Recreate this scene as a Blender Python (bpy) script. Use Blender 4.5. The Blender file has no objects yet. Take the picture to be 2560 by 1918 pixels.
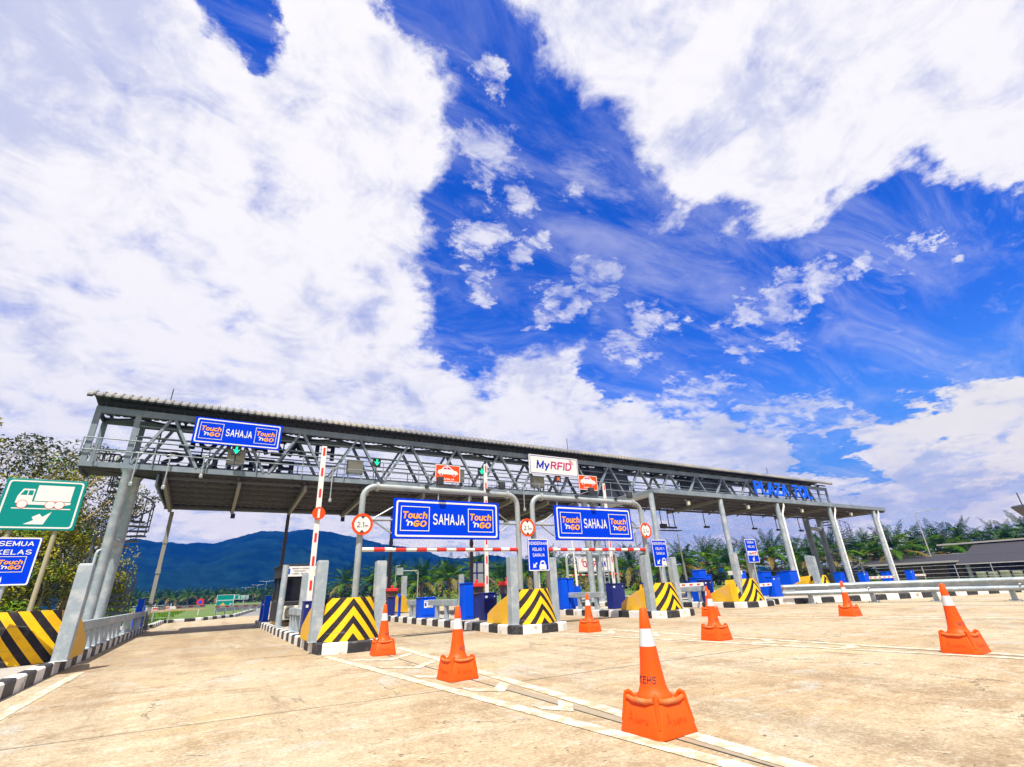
import bpy, bmesh, math, random
from mathutils import Vector, Matrix
R = math.radians
random.seed(11)
scene = bpy.context.scene
COL = scene.collection

# ------------------------------------------------------------------ camera
CAM_R = Vector((0.86241245, -0.50454639, -0.04095968))
CAM_U = Vector((-0.16687259, -0.35975697, 0.91800243))
CAM_F = Vector((0.47791035, 0.78486168, 0.39445385))
cd = bpy.data.cameras.new('camera')
cam = bpy.data.objects.new('camera', cd)
COL.objects.link(cam)
m = Matrix.Identity(4)
for i in range(3):
    m[i][0] = CAM_R[i]; m[i][1] = CAM_U[i]; m[i][2] = -CAM_F[i]
m[0][3], m[1][3], m[2][3] = 0.0, 0.0, 1.05
cam.matrix_world = m
cd.sensor_width = 36.0
cd.lens = 36.0 * 1188.79 / 2560.0
cd.clip_start = 0.05
cd.clip_end = 8000
scene.camera = cam

# ------------------------------------------------------------------ light, sky, exposure
SUN_DIR = Vector((-0.30, -0.42, 1.0)).normalized()      # towards the sun
SUN_EL = math.asin(SUN_DIR.z)
SUN_AZ = math.atan2(SUN_DIR.x, SUN_DIR.y)
scene.view_settings.view_transform = 'Standard'
scene.view_settings.look = 'None'
scene.view_settings.exposure = 1.0
scene.view_settings.gamma = 1.0
scene.cycles.use_denoising = True
scene.cycles.max_bounces = 6
scene.cycles.diffuse_bounces = 3
scene.cycles.glossy_bounces = 3
scene.cycles.transparent_max_bounces = 8
scene.cycles.volume_bounces = 0

sl = bpy.data.lights.new('sun', 'SUN')
sl.energy = 4.8; sl.angle = R(0.5); sl.color = (1.0, 0.94, 0.84)
sun = bpy.data.objects.new('sun', sl); COL.objects.link(sun)
sun.rotation_euler = (-SUN_DIR).to_track_quat('-Z', 'Y').to_euler()
sun.location = (0, 0, 60)

world = bpy.data.worlds.new('World'); scene.world = world
world.use_nodes = True
wt = world.node_tree; wt.nodes.clear()

class NT:
    """small helper to wire shader nodes"""
    def __init__(s, tree): s.t = tree
    def n(s, typ, **kw):
        nd = s.t.nodes.new(typ)
        for k, v in kw.items(): setattr(nd, k, v)
        return nd
    def inp(s, nd, i, v):
        if v is None: return
        if hasattr(v, 'is_linked') or hasattr(v, 'links'): s.t.links.new(v, nd.inputs[i])
        else: nd.inputs[i].default_value = v
    def math(s, op, a, b=None, c=None, clamp=False):
        nd = s.n('ShaderNodeMath', operation=op, use_clamp=clamp)
        s.inp(nd, 0, a); s.inp(nd, 1, b); s.inp(nd, 2, c)
        return nd.outputs[0]
    def vmath(s, op, a, b=None, sc=None):
        nd = s.n('ShaderNodeVectorMath', operation=op)
        s.inp(nd, 0, a); s.inp(nd, 1, b)
        if sc is not None: s.inp(nd, 3, sc)
        return nd.outputs[1] if op in ('DOT_PRODUCT', 'LENGTH', 'DISTANCE') else nd.outputs[0]
    def mix(s, f, a, b, mode='MIX'):
        nd = s.n('ShaderNodeMix', data_type='RGBA', blend_type=mode, clamp_factor=True)
        s.inp(nd, 0, f); s.inp(nd, 6, a); s.inp(nd, 7, b)
        return nd.outputs[2]
    def noise(s, vec, scale, detail=4, rough=0.55, dist=0.0, color=False, lac=2.0):
        nd = s.n('ShaderNodeTexNoise')
        s.inp(nd, 'Vector', vec)
        nd.inputs['Scale'].default_value = scale; nd.inputs['Detail'].default_value = detail
        nd.inputs['Roughness'].default_value = rough; nd.inputs['Distortion'].default_value = dist
        nd.inputs['Lacunarity'].default_value = lac
        return nd.outputs[1] if color else nd.outputs[0]
    def maprange(s, v, a, b, c=0.0, d=1.0, smooth=True):
        nd = s.n('ShaderNodeMapRange', interpolation_type='SMOOTHSTEP' if smooth else 'LINEAR')
        s.inp(nd, 0, v)
        for i, x in enumerate((a, b, c, d)): s.inp(nd, i + 1, x)
        return nd.outputs[0]
    def comb(s, x, y, z):
        nd = s.n('ShaderNodeCombineXYZ'); s.inp(nd, 0, x); s.inp(nd, 1, y); s.inp(nd, 2, z)
        return nd.outputs[0]
    def sep(s, v):
        nd = s.n('ShaderNodeSeparateXYZ'); s.inp(nd, 0, v)
        return nd.outputs

W = NT(wt)
tc = W.n('ShaderNodeTexCoord')
D = tc.outputs['Generated']
sky = W.n('ShaderNodeTexSky', sky_type='NISHITA', sun_disc=False)
sky.sun_elevation = SUN_EL; sky.sun_rotation = SUN_AZ
sky.air_density = 1.0; sky.dust_density = 0.25; sky.ozone_density = 3.0
# deep, saturated blue
hs = W.n('ShaderNodeHueSaturation'); hs.inputs['Saturation'].default_value = 1.38; hs.inputs['Value'].default_value = 1.0
hs.inputs['Hue'].default_value = 0.515
wt.links.new(sky.outputs[0], hs.inputs['Color'])
dx, dy, dz = W.sep(D)
den = W.math('ADD', W.math('MAXIMUM', dz, 0.0), 0.16)
P = W.comb(W.math('DIVIDE', dx, den), W.math('DIVIDE', dy, den), 0.0)
warp = W.vmath('SUBTRACT', W.noise(P, 3.4, 8, 0.66, color=True), (0.5, 0.5, 0.5))
Dw = W.vmath('NORMALIZE', W.vmath('ADD', D, W.vmath('SCALE', warp, sc=0.26)))
# gaps of open blue sky between two cloud banks (direction, angular radius)
GAPS = [(-0.093, 0.562, 0.822, 0.034), (-0.121, 0.533, 0.838, 0.053), (0.131, 0.458, 0.879, 0.047), (0.193, 0.45, 0.872, 0.063), (0.255, 0.473, 0.843, 0.071), (0.303, 0.512, 0.804, 0.084), (0.383, 0.534, 0.754, 0.102), (0.481, 0.511, 0.712, 0.099), (0.466, 0.572, 0.675, 0.125), (0.546, 0.499, 0.673, 0.086), (0.378, 0.64, 0.669, 0.109), (0.311, 0.668, 0.676, 0.067), (0.384, 0.714, 0.586, 0.099), (0.398, 0.765, 0.507, 0.087), (0.373, 0.803, 0.465, 0.043), (0.495, 0.66, 0.565, 0.123), (0.589, 0.55, 0.592, 0.099), (0.662, 0.552, 0.507, 0.116), (0.708, 0.471, 0.526, 0.101), (0.765, 0.397, 0.507, 0.079), (0.763, 0.487, 0.425, 0.109), (0.715, 0.56, 0.418, 0.088), (0.809, 0.365, 0.461, 0.091), (0.842, 0.394, 0.37, 0.091), (0.844, 0.264, 0.467, 0.079), (0.872, 0.302, 0.387, 0.076), (0.862, 0.184, 0.472, 0.069), (0.897, 0.212, 0.388, 0.075), (0.88, 0.114, 0.46, 0.051), (0.915, 0.136, 0.38, 0.062), (0.902, 0.304, 0.307, 0.048), (0.829, 0.464, 0.312, 0.056), (0.757, 0.556, 0.344, 0.052), (0.642, 0.662, 0.385, 0.038), (0.886, 0.052, 0.461, 0.041), (0.901, 0.393, 0.183, 0.032), (0.873, 0.443, 0.201, 0.03), (0.938, 0.132, 0.322, 0.041), (0.93, 0.196, 0.31, 0.039), (0.922, 0.265, 0.282, 0.031), (0.911, 0.326, 0.251, 0.031)]
gap = None
for (gx, gy, gz, ga) in GAPS:
    v = W.vmath('DOT_PRODUCT', Dw, Vector((gx, gy, gz)).normalized()[:])
    g_ = W.maprange(v, math.cos(ga * 1.75), math.cos(ga * 0.30))
    gap = g_ if gap is None else W.math('MAXIMUM', gap, g_)
n1 = W.noise(P, 6.0, 10, 0.64, 0.3)
n2 = W.noise(W.vmath('MULTIPLY', P, (1.0, 2.4, 1.0)), 2.4, 9, 0.66, 0.5)
dens = W.math('ADD', W.math('SUBTRACT', 0.86, W.math('MULTIPLY', gap, 1.05)), W.math('MULTIPLY', W.math('SUBTRACT', n1, 0.5), 1.9))
wisp = W.math('MULTIPLY', W.maprange(n2, 0.52, 0.80), 0.60)
n6 = W.noise(W.vmath('MULTIPLY', P, (1.0, 1.6, 1.0)), 11.0, 10, 0.64, 0.4)
# loose scraps and streaks of cloud drifting in the gap
SCRAPS = [(0.761, 0.462, 0.455, 0.018), (0.78, 0.419, 0.464, 0.026), (0.804, 0.369, 0.467, 0.032), (0.823, 0.321, 0.468, 0.029), (0.842, 0.27, 0.468, 0.024), (0.857, 0.222, 0.465, 0.018), (0.868, 0.183, 0.462, 0.014), (0.321, 0.566, 0.759, 0.049), (0.575, 0.578, 0.578, 0.035), (0.574, 0.603, 0.554, 0.028), (0.535, 0.655, 0.534, 0.032), (0.504, 0.697, 0.51, 0.025), (0.666, 0.567, 0.484, 0.033), (0.66, 0.609, 0.439, 0.037), (0.825, 0.401, 0.399, 0.028), (0.839, 0.472, 0.271, 0.038), (0.76, 0.563, 0.326, 0.047), (0.758, 0.6, 0.257, 0.04), (0.438, 0.654, 0.616, 0.033), (0.349, 0.685, 0.64, 0.04), (0.378, 0.723, 0.578, 0.028), (0.375, 0.614, 0.694, 0.035), (0.283, 0.493, 0.823, 0.025), (0.702, 0.538, 0.467, 0.023), (0.793, 0.466, 0.392, 0.02), (0.869, 0.412, 0.273, 0.03), (0.479, 0.541, 0.691, 0.023)]
Ds = W.vmath('NORMALIZE', W.vmath('ADD', D, W.vmath('MULTIPLY', W.vmath('SUBTRACT', W.noise(P, 5.0, 9, 0.70, color=True), (0.5, 0.5, 0.5)), (0.26, 0.26, 0.16))))
scr = None
for (gx, gy, gz, ga) in SCRAPS:
    v = W.vmath('DOT_PRODUCT', Ds, Vector((gx, gy, gz)).normalized()[:])
    g_ = W.maprange(v, math.cos(ga * 1.65), math.cos(ga * 0.1))
    scr = g_ if scr is None else W.math('MAXIMUM', scr, g_)
puff = W.math('MULTIPLY', W.maprange(W.math('ADD', W.math('MULTIPLY', scr, 0.80), W.math('MULTIPLY', W.math('SUBTRACT', n6, 0.5), 2.6)), 0.26, 1.15), 0.84)
veil = W.math('MULTIPLY', W.maprange(W.noise(W.vmath('MULTIPLY', P, (1.0, 2.6, 1.0)), 1.7, 9, 0.66, 0.8), 0.40, 0.75), 0.34)
cloud = W.math('MAXIMUM', W.math('MAXIMUM', W.maprange(dens, 0.02, 0.86), wisp), W.math('MAXIMUM', puff, veil))
# cloud body: white with soft lavender-grey undersides
n3 = W.noise(P, 1.3, 9, 0.64, 0.6)
n4 = W.noise(P, 6.0, 10, 0.70, 0.8)
n5 = W.noise(D, 9.0, 8, 0.6, 0.5)
shade = W.math('ADD', W.math('ADD', W.math('MULTIPLY', n3, 0.70), W.math('MULTIPLY', n4, 0.46)), W.math('MULTIPLY', W.math('SUBTRACT', n5, 0.5), 0.5))
bank = W.maprange(W.vmath('DOT_PRODUCT', D, Vector((-0.50, 0.42, 0.75)).normalized()[:]), 0.86, 1.0)
shade = W.math('SUBTRACT', shade, W.math('MULTIPLY', bank, 0.14))
lowd = W.maprange(dz, 0.30, 0.04)
east = W.maprange(dx, 0.45, 0.85)
shade = W.math('SUBTRACT', shade, W.math('MULTIPLY', W.math('MULTIPLY', lowd, east), 0.04))
ccol = W.mix(W.maprange(shade, 0.40, 0.62), (0.33, 0.345, 0.445, 1), (0.535, 0.52, 0.525, 1))
ccol = W.mix(W.math('MULTIPLY', lowd, W.maprange(shade, 0.60, 0.42)), ccol, (0.345, 0.40, 0.50, 1))
heap = W.maprange(W.noise(W.vmath('MULTIPLY', D, (1.0, 1.0, 2.2)), 10.0, 8, 0.62, 0.5), 0.40, 0.62)
ccol = W.mix(W.math('MULTIPLY', W.math('MULTIPLY', W.math('SUBTRACT', 1.0, heap), east), W.math('MULTIPLY', W.maprange(dz, 0.40, 0.24), 0.75)), ccol, (0.30, 0.33, 0.43, 1))
warm = W.maprange(W.vmath('DOT_PRODUCT', D, Vector((0.93, 0.20, 0.24)).normalized()[:]), 0.97, 0.999)
ccol = W.mix(W.math('MULTIPLY', W.math('MULTIPLY', warm, W.maprange(shade, 0.46, 0.60)), 0.9), ccol, (0.56, 0.53, 0.47, 1))
skyc = W.vmath('MULTIPLY', W.vmath('SCALE', hs.outputs[0], sc=0.080), (0.72, 1.02, 1.48))
skyc = W.mix(W.maprange(dz, 0.42, 0.12), skyc, (0.06, 0.19, 0.50, 1))
fin = W.mix(cloud, skyc, ccol)
lift = W.maprange(dz, 0.26, 0.02)
fin = W.mix(lift, fin, W.mix(1.0, fin, (1.38, 1.30, 1.12, 1), 'MULTIPLY'))
bg = W.n('ShaderNodeBackground'); wt.links.new(fin, bg.inputs[0]); bg.inputs[1].default_value = 1.0
wo = W.n('ShaderNodeOutputWorld'); wt.links.new(bg.outputs[0], wo.inputs[0])
world.cycles.sampling_method = 'MANUAL'; world.cycles.sample_map_resolution = 512

# ------------------------------------------------------------------ materials
MATS = {}
ALB = 0.78
def mat(name, col, rough=0.6, metal=0.0, var=0.12, scale=3.0, bump=0.0, bscale=40.0, spec=0.5, emit=None, col2=None, mixs=(0.45, 0.65), sheen=None):
    if name in MATS: return MATS[name]
    col = tuple(q * ALB for q in col)
    mt = bpy.data.materials.new(name); mt.use_nodes = True
    t = mt.node_tree; N = NT(t)
    b = t.nodes['Principled BSDF']
    b.inputs['Roughness'].default_value = rough; b.inputs['Metallic'].default_value = metal
    b.inputs['Specular IOR Level'].default_value = spec
    pos = N.n('ShaderNodeNewGeometry').outputs['Position']
    nz = N.noise(pos, scale, 5, 0.6)
    c = N.mix(1.0, (col[0], col[1], col[2], 1), (1, 1, 1, 1), 'MULTIPLY')
    if col2:
        c = N.mix(N.maprange(nz, mixs[0], mixs[1]), (*col, 1), (*[q * ALB for q in col2], 1))
    if var:
        f = N.math('ADD', N.math('MULTIPLY', N.math('SUBTRACT', N.noise(pos, scale * 4.3, 6, 0.65), 0.5), 2 * var), 1.0)
        cc = N.n('ShaderNodeCombineColor'); [N.inp(cc, i, f) for i in range(3)]
        c = N.mix(1.0, c, cc.outputs[0], 'MULTIPLY')
    t.links.new(c, b.inputs['Base Color'])
    if bump:
        bp = N.n('ShaderNodeBump'); bp.inputs['Strength'].default_value = bump; bp.inputs['Distance'].default_value = 0.02
        t.links.new(N.noise(pos, bscale, 4, 0.6), bp.inputs['Height']); t.links.new(bp.outputs[0], b.inputs['Normal'])
    if emit:
        b.inputs['Emission Color'].default_value = (*emit[:3], 1); b.inputs['Emission Strength'].default_value = emit[3]
    MATS[name] = mt
    return mt

STEEL = mat('painted_steel', (0.20, 0.25, 0.295), 0.55, 0.1, 0.16, 1.3, col2=(0.28, 0.325, 0.36), spec=0.3)
STAIRM = mat('stair_steel', (0.10, 0.125, 0.155), 0.55, 0.1, 0.16, 1.3, spec=0.3)
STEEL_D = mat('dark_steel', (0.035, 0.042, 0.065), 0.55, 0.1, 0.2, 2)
GALV = mat('galvanised_steel', (0.36, 0.43, 0.48), 0.48, 0.25, 0.22, 3.5, col2=(0.52, 0.56, 0.58))
GALV_L = mat('pale_galvanised_tube', (0.40, 0.43, 0.43), 0.45, 0.2, 0.16, 2.2, col2=(0.31, 0.36, 0.38))
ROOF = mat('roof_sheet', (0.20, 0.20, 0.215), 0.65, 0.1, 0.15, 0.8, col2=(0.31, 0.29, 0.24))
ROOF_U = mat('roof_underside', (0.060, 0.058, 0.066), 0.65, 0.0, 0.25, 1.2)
PURL = mat('dull_purlin', (0.15, 0.145, 0.15), 0.6, 0.1, 0.2, 2)
RAFT = mat('pale_purlin', (0.30, 0.29, 0.25), 0.55, 0.1, 0.15, 2)
RUST = mat('rusty_post', (0.12, 0.06, 0.03), 0.7, 0.0, 0.3, 3, col2=(0.05, 0.07, 0.14), mixs=(0.4, 0.6))
BLUE = mat('sign_blue', (0.0005, 0.045, 0.72), 0.8, 0, 0.08, 1.0, spec=0.04)
WHITE = mat('white_paint', (0.80, 0.79, 0.76), 0.5, 0, 0.06, 2, spec=0.15)
WHITE_W = mat('worn_white_paint', (0.80, 0.78, 0.74), 0.7, 0, 0.20, 4, col2=(0.42, 0.36, 0.28), mixs=(0.56, 0.70))
BLACK = mat('black_paint', (0.020, 0.021, 0.028), 0.55, 0, 0.3, 3, col2=(0.05, 0.05, 0.055))
BLACK_W = mat('worn_black_paint', (0.022, 0.023, 0.030), 0.6, 0, 0.5, 9, col2=(0.085, 0.078, 0.07), mixs=(0.5, 0.72))
ORANGE = mat('logo_orange', (1.0, 0.42, 0.006), 0.5, 0, 0.05, spec=0.15)
ORANGE2 = mat('sign_orange', (0.82, 0.075, 0.005), 0.5, 0, 0.05, spec=0.15)
CONE = mat('cone_plastic', (0.98, 0.088, 0.001), 0.5, 0, 0.06, 7, bump=0.03, bscale=60, col2=(0.80, 0.085, 0.006), spec=0.25, mixs=(0.52, 0.70))
EMBOSS_SHADE = mat('cone_relief_shade', (0.78, 0.06, 0.002), 0.55, 0, 0.05, spec=0.25)  # cone plastic darkened: shading of the raised letters put into the colour
COLLAR = mat('cone_collar', (0.80, 0.13, 0.012), 0.5, 0, 0.15, 7, col2=(0.62, 0.20, 0.06))
BANDM = mat('reflective_band', (0.66, 0.69, 0.70), 0.35, 0.15, 0.12, 12)
YELLOW = mat('yellow_paint', (0.80, 0.46, 0.008), 0.5, 0, 0.10, 3, col2=(0.74, 0.36, 0.02))
YELLOW_W = mat('weathered_yellow_paint', (0.78, 0.44, 0.015), 0.6, 0, 0.12, 2.5, col2=(0.72, 0.42, 0.16), mixs=(0.5, 0.7))
RED = mat('red_paint', (0.72, 0.025, 0.015), 0.45, 0, 0.08)
MAGENTA = mat('logo_magenta', (0.55, 0.012, 0.16), 0.5, 0, 0.04, spec=0.15)
NAVY = mat('logo_navy', (0.015, 0.02, 0.42), 0.5, 0, 0.04, spec=0.15)
GREEN_S = mat('sign_green', (0.0, 0.25, 0.225), 0.45, 0, 0.06, spec=0.15)
EQBLUE = mat('equipment_blue', (0.001, 0.085, 0.75), 0.42, 0, 0.10, 2, spec=0.15)
EQNAVY = mat('cabinet_navy', (0.004, 0.014, 0.17), 0.4, 0, 0.12, 2)
LETBLUE = mat('letter_blue', (0.006, 0.13, 0.95), 0.4, 0, 0.05, spec=0.15)
LETDARK = mat('letter_back', (0.015, 0.02, 0.09), 0.6, 0, 0.1)
CREAM = mat('cream_cabinet', (0.62, 0.60, 0.48), 0.5, 0, 0.08, 2)
GLASS_D = mat('dark_glass', (0.004, 0.005, 0.012), 0.12, spec=0.35, metal=0, var=0.0, scale=1)
BOOTH = mat('booth_dark', (0.015, 0.015, 0.020), 0.6, 0, 0.15, 2)
DECK = mat('island_deck', (0.36, 0.34, 0.30), 0.85, 0, 0.2, 1.6, 0.2, 30, col2=(0.44, 0.38, 0.29))
GREEN_L = mat('green_signal_lamp', (0.0, 0.5, 0.2), 0.4, emit=(0.0, 1.0, 0.35, 1.1))
RED_L = mat('red_signal_lamp', (0.7, 0.05, 0.0), 0.4, emit=(1.0, 0.10, 0.01, 0.9))
TRUNK = mat('palm_trunk', (0.09, 0.07, 0.05), 0.9, 0, 0.35, 4)
FROND = mat('frond_green', (0.055, 0.16, 0.004), 0.6, 0, 0.45, 0.6, col2=(0.16, 0.26, 0.008), spec=0.1)
FROND_D = mat('frond_dark', (0.012, 0.055, 0.003), 0.6, 0, 0.4, 0.6, spec=0.1)
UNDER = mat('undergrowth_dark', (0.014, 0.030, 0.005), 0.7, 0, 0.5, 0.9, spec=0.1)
FROND_Y = mat('frond_yellow', (0.26, 0.19, 0.02), 0.55, 0, 0.3, 0.6)
BARK = mat('grey_bark', (0.36, 0.28, 0.13), 0.9, 0, 0.3, 6)
LEAF = mat('leaf_olive', (0.24, 0.24, 0.008), 0.7, 0, 0.4, 0.9, col2=(0.37, 0.33, 0.012), spec=0.1)
LEAF_D = mat('leaf_dark', (0.045, 0.060, 0.012), 0.6, 0, 0.5, 0.9)
LEAF_G = mat('leaf_green', (0.11, 0.23, 0.006), 0.7, 0, 0.4, 0.9, spec=0.1)
WOODPOST = mat('sign_post_steel', (0.42, 0.38, 0.24), 0.5, 0.1, 0.12, 2)
LAMPM = mat('lamp_grey', (0.45, 0.45, 0.45), 0.5, 0.2, 0.05)
HOUSE_W = mat('house_wall_tan', (0.26, 0.17, 0.06), 0.8, 0, 0.15, 0.8)
HOUSE_D = mat('house_wall_grey', (0.07, 0.075, 0.075), 0.8, 0, 0.2, 0.8)
TILE = mat('roof_tile_dark', (0.026, 0.024, 0.032), 0.7, 0, 0.25, 1)
TILE_M = mat('roof_course_edge', (0.13, 0.125, 0.145), 0.7, 0, 0.25, 1)
TILE_E = mat('roof_edge_pale', (0.42, 0.40, 0.38), 0.6, 0, 0.15, 1)
STACK = mat('stacked_goods', (0.20, 0.22, 0.14), 0.8, 0, 0.4, 1.2)

def concrete_mat():
    mt = bpy.data.materials.new('plaza_concrete'); mt.use_nodes = True
    t = mt.node_tree; N = NT(t); b = t.nodes['Principled BSDF']
    pos = N.n('ShaderNodeNewGeometry').outputs['Position']
    big = N.noise(pos, 0.30, 7, 0.64, 0.8)
    mid = N.noise(pos, 1.5, 9, 0.68, 0.5)
    fine = N.noise(pos, 34, 7, 0.75)
    st = N.noise(N.vmath('MULTIPLY', pos, (0.30, 1.7, 1.0)), 1.6, 8, 0.70, 1.2)       # brushed across the lanes
    lane = N.noise(N.vmath('MULTIPLY', pos, (1.5, 0.12, 1.0)), 0.9, 6, 0.65, 0.6)     # wheel tracks
    c = N.mix(N.maprange(big, 0.38, 0.60), (0.37, 0.265, 0.155, 1), (0.43, 0.355, 0.25, 1))
    c = N.mix(N.math('MULTIPLY', N.maprange(st, 0.44, 0.66), 0.75), c, (0.49, 0.415, 0.31, 1))
    c = N.mix(N.math('MULTIPLY', N.maprange(mid, 0.49, 0.68), 0.75), c, (0.25, 0.17, 0.10, 1))
    c = N.mix(N.math('MULTIPLY', N.maprange(lane, 0.48, 0.68), 0.60), c, (0.22, 0.155, 0.10, 1))
    # pale worn, aggregate-exposed patches
    pw = N.noise(pos, 0.46, 9, 0.72, 1.6)
    wear = N.maprange(pw, 0.53, 0.64)
    c = N.mix(N.math('MULTIPLY', wear, 0.75), c, (0.40, 0.385, 0.35, 1))
    pk = N.noise(N.vmath('ADD', pos, (31, 17, 0)), 0.6, 7, 0.66, 1.0)
    c = N.mix(N.math('MULTIPLY', N.maprange(pk, 0.56, 0.70), 0.5), c, (0.47, 0.375, 0.17, 1))
    f2 = N.noise(pos, 8, 9, 0.80, 0.5)
    c = N.mix(N.maprange(f2, 0.50, 0.70, 0.0, 0.70), c, (0.19, 0.14, 0.085, 1))
    c = N.mix(N.maprange(f2, 0.48, 0.34, 0.0, 0.55), c, (0.62, 0.56, 0.45, 1))
    c = N.mix(N.maprange(fine, 0.48, 0.66, 0.0, 0.60), c, (0.17, 0.13, 0.09, 1))
    c = N.mix(N.maprange(fine, 0.48, 0.34, 0.0, 0.40), c, (0.66, 0.60, 0.50, 1))
    # rubber and oil left along the wheel paths, broken up
    px, py, pz = N.sep(pos)
    wp = N.math('ABSOLUTE', N.math('SUBTRACT', N.math('ABSOLUTE', N.math('SUBTRACT', N.math('PINGPONG', N.math('ADD', px, N.math('MULTIPLY', N.noise(pos, 0.35, 3), 0.8)), 2.45), 1.3)), 0.0))
    oil = N.noise(N.vmath('MULTIPLY', pos, (3.0, 0.45, 1.0)), 2.2, 8, 0.70, 0.6)
    c = N.mix(N.math('MULTIPLY', N.math('MULTIPLY', N.maprange(wp, 0.55, 0.05), N.maprange(oil, 0.56, 0.72)), 0.75), c, (0.10, 0.07, 0.045, 1))
    ck = N.n('ShaderNodeTexVoronoi', feature='DISTANCE_TO_EDGE'); N.inp(ck, 'Vector', N.vmath('ADD', pos, N.vmath('SCALE', N.noise(pos, 1.6, 6, 0.7, color=True), sc=0.9))); ck.inputs['Scale'].default_value = 0.33
    c = N.mix(N.math('MULTIPLY', N.math('MULTIPLY', N.math('LESS_THAN', ck.outputs['Distance'], 0.0035), N.math('GREATER_THAN', N.noise(pos, 0.5, 3), 0.52)), 0.75), c, (0.08, 0.06, 0.045, 1))
    # dark scuffs: elongated specks
    vv = N.n('ShaderNodeTexVoronoi', feature='F1'); N.inp(vv, 'Vector', N.vmath('MULTIPLY', N.vmath('ADD', pos, N.vmath('SCALE', N.noise(pos, 3.0, 3, color=True), sc=0.25)), (1.0, 2.6, 1.0))); vv.inputs['Scale'].default_value = 3.6
    sp = N.math('MULTIPLY', N.math('LESS_THAN', vv.outputs['Distance'], 0.075), N.math('GREATER_THAN', N.noise(pos, 0.9, 3), 0.47))
    c = N.mix(N.math('MULTIPLY', sp, 0.8), c, (0.05, 0.04, 0.03, 1))
    v3 = N.n('ShaderNodeTexVoronoi', feature='F1'); N.inp(v3, 'Vector', N.vmath('ADD', pos, N.vmath('SCALE', N.noise(pos, 9.0, 3, color=True), sc=0.12))); v3.inputs['Scale'].default_value = 11
    c = N.mix(N.math('MULTIPLY', N.math('MULTIPLY', N.math('LESS_THAN', v3.outputs['Distance'], 0.13), N.math('GREATER_THAN', N.noise(pos, 1.6, 4), 0.5)), 0.6), c, (0.09, 0.07, 0.05, 1))
    vw = N.n('ShaderNodeTexVoronoi', feature='F1'); N.inp(vw, 'Vector', pos); vw.inputs['Scale'].default_value = 46
    c = N.mix(N.math('MULTIPLY', N.math('LESS_THAN', vw.outputs['Distance'], 0.20), N.maprange(wear, 0, 1, 0.3, 0.75)), c, (0.11, 0.085, 0.065, 1))
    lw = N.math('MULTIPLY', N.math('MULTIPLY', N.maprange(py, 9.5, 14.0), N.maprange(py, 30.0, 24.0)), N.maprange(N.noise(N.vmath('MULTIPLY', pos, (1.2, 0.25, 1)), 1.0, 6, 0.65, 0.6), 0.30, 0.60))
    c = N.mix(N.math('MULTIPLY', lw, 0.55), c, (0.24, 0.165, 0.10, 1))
    c = N.mix(1.0, c, (0.84, 0.84, 0.80, 1), 'MULTIPLY')
    t.links.new(c, b.inputs['Base Color'])
    b.inputs['Roughness'].default_value = 0.85; b.inputs['Specular IOR Level'].default_value = 0.25
    bp = N.n('ShaderNodeBump'); bp.inputs['Strength'].default_value = 0.30; bp.inputs['Distance'].default_value = 0.012
    t.links.new(N.math('ADD', fine, N.math('MULTIPLY', mid, 0.6)), bp.inputs['Height']); t.links.new(bp.outputs[0], b.inputs['Normal'])
    return mt
CONCRETE = concrete_mat()
GRASS = mat('grass_ground', (0.07, 0.14, 0.012), 0.9, 0, 0.4, 0.35, 0.5, 9, col2=(0.15, 0.17, 0.03), mixs=(0.45, 0.7))
ASPHALT = mat('far_road_asphalt', (0.20, 0.20, 0.20), 0.9, 0, 0.15, 0.4)
MOUNT = mat('mountain_forest', (0.002, 0.015, 0.016), 0.95, 0, 0.9, 0.012, spec=0.0, col2=(0.007, 0.030, 0.022), mixs=(0.40, 0.62))
PAINT = mat('road_paint', (0.66, 0.60, 0.47), 0.85, 0, 0.35, 6, col2=(0.43, 0.34, 0.22), mixs=(0.42, 0.58))
JOINT = mat('joint_filler', (0.05, 0.045, 0.04), 0.9, 0, 0.3, 4)
STRIPM = mat('taped_strip', (0.32, 0.26, 0.18), 0.85, 0, 0.3, 5)
DISTY = mat('bare_earth', (0.30, 0.16, 0.05), 0.9, 0, 0.3, 0.6)

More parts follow.
